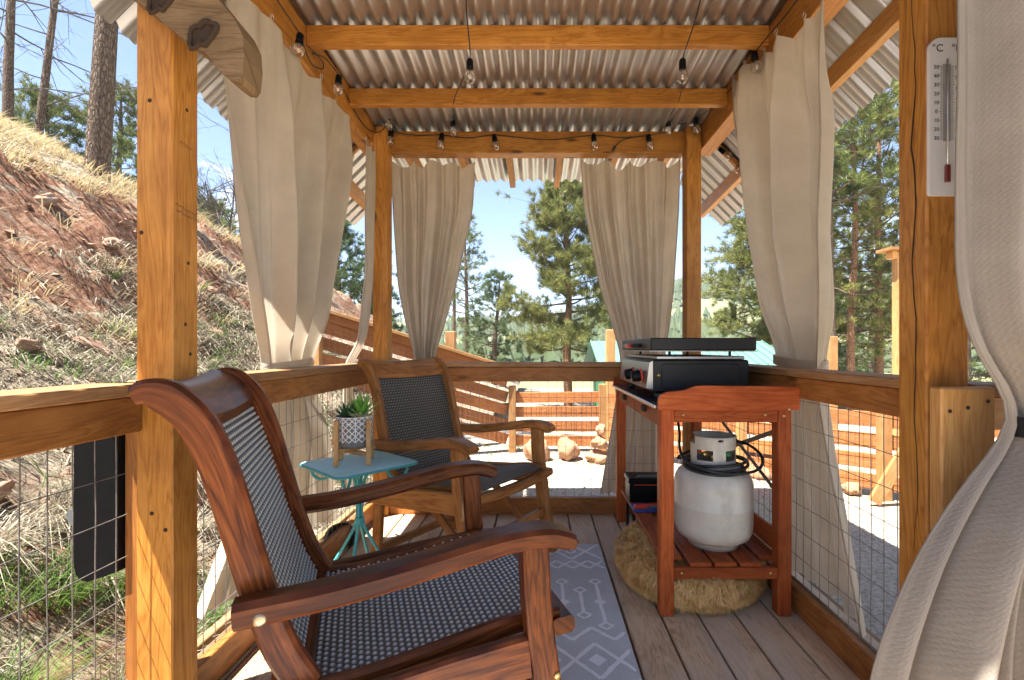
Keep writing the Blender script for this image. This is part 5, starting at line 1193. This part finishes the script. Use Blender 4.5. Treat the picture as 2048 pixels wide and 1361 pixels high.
# ================================================================ TREES
def limb(mb, p, d, l, r0, r1, rnd, n=6, curve=.15, up=0.0):
    pts = [Vector(p)]; d = Vector(d).normalized(); rs = [r0]
    for i in range(n):
        d = (d + Vector((rnd.uniform(-1, 1), rnd.uniform(-1, 1), rnd.uniform(-1, 1))) * curve + Vector((0, 0, up))).normalized()
        pts.append(pts[-1] + d * l / n); rs.append(lerp(r0, r1, (i + 1) / n))
    mb.tube(pts, rs, 6 if r0 > .03 else 4, cap=False); return pts
def pine(label, x, y, zbase, ztop, trunk_r, spread, crown0, nb, seed, mat='needles', bark='bark_orange', lean=(0, 0), tufts=7, nl=.17, nw=.009, needles=26, curve=.03, flat=.0, group='pines beyond the porch', trunk_pts=None, dens=1.0):
    rnd = random.Random(seed); t = thing('pine_tree', label, 'tree', (x, y, zbase), 0, group)
    H = ztop - zbase; mb = MB()
    tp = trunk_pts or [(0, 0, -.3), (lean[0] * .25 + rnd.uniform(-.05, .05), lean[1] * .25, H * .25), (lean[0] * .5 + rnd.uniform(-.1, .1), lean[1] * .5, H * .5), (lean[0] * .8, lean[1] * .8, H * .8), (lean[0], lean[1], H)]
    TP = spline(tp, 6); n = len(TP); mb.tube([p + Vector((x, y, zbase)) for p in TP], [trunk_r * (1.25 if i == 0 else 1) * (1 - .88 * (i / (n - 1)) ** 1.2) for i in range(n)], 9, cap=False)
    zz_ = np.array([p.z for p in TP]); tx_ = np.array([p.x for p in TP]); ty2 = np.array([p.y for p in TP])
    C = []; D = []
    bm = MB()
    for i in range(nb):
        f = (i + rnd.random()) / nb; h = lerp(crown0, .985, f) * H
        a = i * 2.4 + rnd.uniform(-.5, .5)
        prof = math.sin(math.pi * (.16 + .78 * f)) ** .75 * (1 - .45 * f)
        l = spread * prof * rnd.uniform(.6, 1.15) + .15
        p = Vector((np.interp(h, zz_, tx_) + x, np.interp(h, zz_, ty2) + y, h + zbase))
        el = lerp(-.15, .75, f) + rnd.uniform(-.15, .15) - flat
        d = Vector((math.cos(a) * math.cos(el), math.sin(a) * math.cos(el), math.sin(el)))
        pts = limb(bm, p, d, l, max(.012, trunk_r * .26 * (1 - f * .6)), .006, rnd, 6, .16, .05)
        for j in range(int(tufts * (.5 + prof) * dens)):
            s_ = rnd.uniform(.42, 1.0) ** .7; q = s_ * 6; k = min(5, int(q)); c = pts[k].lerp(pts[k + 1], q - k)
            dd = (pts[k + 1] - pts[k]).normalized()
            off = Vector((rnd.gauss(0, 1), rnd.gauss(0, 1), rnd.gauss(.25, .6))) * (l * .10 + .07)
            e = c + off
            if rnd.random() < .35: bm.tube([c, e], [.006, .004], 3, cap=False)
            C.append(e); D.append((dd + off.normalized() * .9 + Vector((0, 0, .45))).normalized())
            C.append(e + off * .35); D.append((dd * .6 + off.normalized() + Vector((0, 0, .5))).normalized())
    for i in range(int(nb * .35)):                                         # dead lower limbs
        h = lerp(max(.10, crown0 * .5), crown0 + .25, rnd.random()) * H; a = rnd.random() * 6.28
        limb(bm, (np.interp(h, zz_, tx_) + x, np.interp(h, zz_, ty2) + y, h + zbase), (math.cos(a), math.sin(a), rnd.uniform(-.3, .2)), spread * rnd.uniform(.25, .7), trunk_r * .13, .004, rnd, 5, .25)
    obj('trunk', mb, bark, t); obj('branches', bm, bark if bark != 'bark_orange' else 'bark', t)
    rs = np.random.RandomState(seed); C = np.array([tuple(c) for c in C]); D = np.array([tuple(d) for d in D]); m_ = len(C); K = needles
    c = np.repeat(C, K, 0); d = np.repeat(D, K, 0) * .75 + rs.randn(m_ * K, 3) * .55; d /= np.linalg.norm(d, axis=1, keepdims=True)
    ln = nl * (.6 + .7 * rs.rand(m_ * K, 1)); s_ = np.cross(d, rs.randn(m_ * K, 3)); s_ /= np.linalg.norm(s_, axis=1, keepdims=True) + 1e-9
    base = c + rs.randn(m_ * K, 3) * nl * .16
    V_ = np.stack([base - s_ * nw, base + s_ * nw, base + d * ln], 1).reshape(-1, 3)
    obj('crown', np_mesh('crown', V_, np.arange(len(V_)).reshape(-1, 3)), mat, t)
    return t
g0 = -1.15
pine('large full pine in the middle of the far opening', 1.10, 17, g0, 6.9, .17, 2.3, .26, 62, 1, 'needles_olive', tufts=15, lean=(-.15, 0), needles=32, nl=.21, nw=.009, dens=1.5)
pine('slim sparse pine left of the large pine', -3.65, 24, -1.8, 7.9, .15, 1.5, .40, 40, 2, 'needles', 'bark', tufts=9, needles=16)
pine('bare-stemmed pine partly behind the far left curtain', -4.55, 26, -1.9, 8.8, .15, 1.4, .62, 26, 3, 'needles', 'bark', tufts=8)
pine('short bushy pine between the slim and the large pine', -1.85, 20, -1.4, 4.0, .15, 1.35, .30, 34, 4, 'needles_blue', 'bark', tufts=10, lean=(.25, 0))
pine('dense dark spruce-like pine beside the far left post', -6.7, 16, -.6, 5.5, .16, 1.5, .06, 60, 5, 'needles_blue', 'bark', tufts=11)
pine('smaller dark pine right behind the far left post', -6.6, 19, -1, 5.2, .14, 1.3, .06, 48, 6, 'needles_blue', 'bark', tufts=10)
pine('leaning pine with curved trunk between far right post and right curtain', 7.9, 16, g0, 6.0, .20, 2.3, .30, 56, 7, 'needles_olive', 'bark', tufts=13, trunk_pts=[(.6, 0, -.3), (.25, 0, .9), (-.25, 0, 2.0), (-.35, 0, 3.2), (-.2, 0, 5.0), (-.1, 0, 7.1)], needles=30, nl=.20, dens=1.5)
pine('tall pine with pinkish stem right of the right curtain', 8.5, 13, g0 + .2, 9.5, .115, 2.1, .20, 62, 8, 'needles_olive', 'bark_orange', tufts=11, needles=28, dens=1.0)
pine('tall pine stem nearest the near right post', 9.95, 14, g0, 10.0, .125, 2.2, .22, 62, 9, 'needles_olive', 'bark_orange', tufts=11, needles=28, dens=1.0)
pine('thick dark trunk hidden at the right curtain edge', 7.25, 12, g0 + .3, 9.0, .19, 2.0, .55, 40, 10, 'needles', 'bark', tufts=11)
pine('backdrop pine filling the gap left of the two tall stems', 12.0, 20, -1.4, 7.0, .16, 2.2, .08, 60, 13, 'needles', 'bark', tufts=11)
pine('backdrop pine filling the gap between the two tall stems', 16.0, 23, -1.6, 8.0, .18, 2.6, .05, 60, 14, 'needles', 'bark', tufts=11)
pine('pine seen between near right post and close curtain', 12.4, 14, g0, 7.5, .17, 2.2, .08, 60, 15, 'needles', 'bark', tufts=12)
pine('low young pine below the leaning pine', 10.6, 17.5, g0, 2.8, .09, 1.4, .05, 40, 16, 'needles_blue', 'bark', tufts=9)
pine('thick scaly trunk at the top of the bank', -4.85, 5.25, hill_z(-4.85, 5.25) - .1, 11.5, .115, 1.6, .66, 26, 20, 'needles', 'bark', lean=(.45, 0), tufts=9, group='trees on the bank')
for i, (x, y, h, sp, lab) in enumerate(((-13.8, 13.5, 3.6, 1.5, 'bushy green pine at the left frame edge on the bank'), (-12.6, 14.5, 5.0, 1.7, 'bushy green pine left of the thick trunk'), (-13.0, 16.5, 4.8, 1.7, 'bushy green pine just right of the thick trunk'), (-10.6, 15.5, 2.4, 1.4, 'small green pine on the crest beside the near left post'))):
    pine(lab, x, y, hill_z(x, y, False) - .2, hill_z(x, y, False) + h, .12, sp, .05, 46, 30 + i, 'needles', 'bark', tufts=10, group='trees on the bank')

def bare_tree(name, label, x, y, zb, h, r0, seed, lv=4, spread=.7, lean=(0, 0, 0), group=None, nlimb=14):
    rnd = random.Random(seed); t = thing(name, label, 'tree' if 'tree' in name else 'shrub', (x, y, zb), 0, group); mb = MB(); bm = MB()
    def grow(p, d, l, r_, k):
        pts = limb(bm, p, d, l, r_, r_ * .45, rnd, 5, .16, .0)
        if k == 0: return
        for i in range(rnd.randint(3, 5)):
            s_ = rnd.uniform(.25, 1.0) * 5; q = min(4, int(s_)); c = pts[q].lerp(pts[q + 1], s_ - q)
            dd = (pts[q + 1] - pts[q]).normalized(); dd = (dd + Vector((rnd.gauss(0, 1), rnd.gauss(0, 1), rnd.gauss(.1, .7))) * spread).normalized()
            grow(c, dd, l * rnd.uniform(.42, .66), r_ * .5, k - 1)
    if name == 'bare_tree':
        pts = limb(mb, (x, y, zb - .2), Vector((lean[0], lean[1], 1)), h, r0, r0 * .25, rnd, 10, .04, .06)
        for i in range(nlimb):
            s_ = lerp(1.2, 9.9, (i + rnd.random()) / nlimb); q = min(9, int(s_)); a = i * 2.4 + rnd.random()
            grow(pts[q].lerp(pts[q + 1], s_ - q), (math.cos(a), math.sin(a), rnd.uniform(-.1, .45)), h * .24 * rnd.uniform(.7, 1.3), r0 * .20, 2)
        obj('trunk', mb, 'bark', t)
    else:
        for i in range(nlimb):
            a = i * 2.4; grow((x + .1 * math.cos(a), y + .1 * math.sin(a), zb - .05), (math.cos(a) * .55, math.sin(a) * .55, 1), h * rnd.uniform(.6, 1), r0, 3)
    obj('branches', bm, 'twig', t)
bare_tree('bare_tree', 'leafless tree at the left frame edge, left of two', -8.85, 8.0, hill_z(-8.85, 8), 6.2, .075, 1, lean=(.03, 0, 0), group='bare trees on the bank', nlimb=18)
bare_tree('bare_tree', 'leafless tree at the left frame edge, right of two', -8.75, 8.35, hill_z(-8.75, 8.35), 6.6, .065, 2, lean=(.07, 0, 0), group='bare trees on the bank', nlimb=18)
bare_tree('bare_shrub', 'leafless twiggy shrub on the crest between near left post and curtain', -5.6, 8.6, hill_z(-5.6, 8.6), 1.5, .018, 5, nlimb=9)

# ---- far wooded slope: one mass
rs = np.random.RandomState(4); pts = []
while len(pts) < 9000:
    y = rs.uniform(85, 350) ; r_ = rs.uniform(-.55, 1.05); x = r_ * y
    if noise.noise((x * .018, y * .018, 9)) + .30 < rs.rand() * .5: continue
    pts.append((x, y, far_z(x, y)))
P = np.array(pts); n = len(P); h = 3.5 + 4.5 * rs.rand(n); w = h * (.20 + .12 * rs.rand(n)); K = 6
an = np.arange(K) / K * 6.283
ring = lambda z, f: np.stack([P[:, 0:1] + w[:, None] * f * np.cos(an + rs.rand(n, 1)) * (.7 + .6 * rs.rand(n, K)), P[:, 1:2] + w[:, None] * f * np.sin(an) * (.7 + .6 * rs.rand(n, K)), (P[:, 2] + h * z)[:, None] + h[:, None] * .08 * rs.randn(n, K)], -1)
apex = (P + np.stack([0 * h, 0 * h, h], -1))[:, None]; mid = (P + np.stack([0 * h, 0 * h, h * .62], -1))[:, None]
Vt = np.concatenate([ring(.05, 1.0), mid, ring(.45, .7), apex], 1); m_ = Vt.shape[1]; b_ = np.arange(n)[:, None] * m_
T = [b_ + np.array([[k, (k + 1) % K, K]]) for k in range(K)] + [b_ + np.array([[K + 1 + k, K + 1 + (k + 1) % K, 2 * K + 1]]) for k in range(K)]
ff = obj('far_forest', np_mesh('far_forest', Vt.reshape(-1, 3), np.concatenate(T)), 'needles_far'); tag(ff, 'pale pine forest covering the far valley slope', 'forest', kind='stuff')

# ================================================================ GREEN SHED
sh = thing('green_shed', 'green walled shed with pale turquoise metal roof beyond the yard', 'shed', (4.2, 14.5, -1.2))
sx0, sx1, sy0, sy1, ze, zr = 1.9, 6.6, 13.0, 16.5, .60, 1.18
xm = (sx0 + sx1) / 2
obj('wall', MB().prism([(sy0, -1.5), (sy1, -1.5), (sy1, ze), ((sy0 + sy1) / 2, zr - .05), (sy0, ze)], sx0, sx1, lambda a, b_, d: (d, a, b_)), 'green_wall', sh)
rf = MB()
for (ya, yb) in ((sy0 - .25, (sy0 + sy1) / 2), (sy1 + .25, (sy0 + sy1) / 2)):
    za = ze - .08
    rf.prism([(ya, za), (yb, zr), (yb, zr + .04), (ya, za + .04)], sx0 - .3, sx1 + .3, lambda a, b_, d: (d, a, b_))
ro = obj('roof', rf, 'green_roof', sh)
for k in range(22):
    x = sx0 - .28 + k * .25
    obj('standing_seam', MB().bar((x, sy0 - .25, ze - .02), (x, (sy0 + sy1) / 2, zr + .06), .03, .03), 'green_roof', ro)
obj('window', MB().box((2.5, sy0 - .01, -.1), (.6, .03, .5)), 'white_plastic', sh)

# ================================================================ HAZE over the valley
m = bpy.data.materials.new('haze'); m.use_nodes = True; nt = m.node_tree; nt.nodes.clear()
pv = nt.nodes.new('ShaderNodeVolumePrincipled'); pv.inputs['Color'].default_value = (.93, .96, 1.0, 1); pv.inputs['Density'].default_value = .0005; pv.inputs['Anisotropy'].default_value = .2
mo = nt.nodes.new('ShaderNodeOutputMaterial'); nt.links.new(pv.outputs['Volume'], mo.inputs['Volume']); MATS['haze'] = m
hz = obj('haze', MB().box((50, 820, 26), (1960, 1770, 116), bev=.01), 'haze'); tag(hz, 'thin pale haze hanging over the valley', 'haze', kind='stuff')
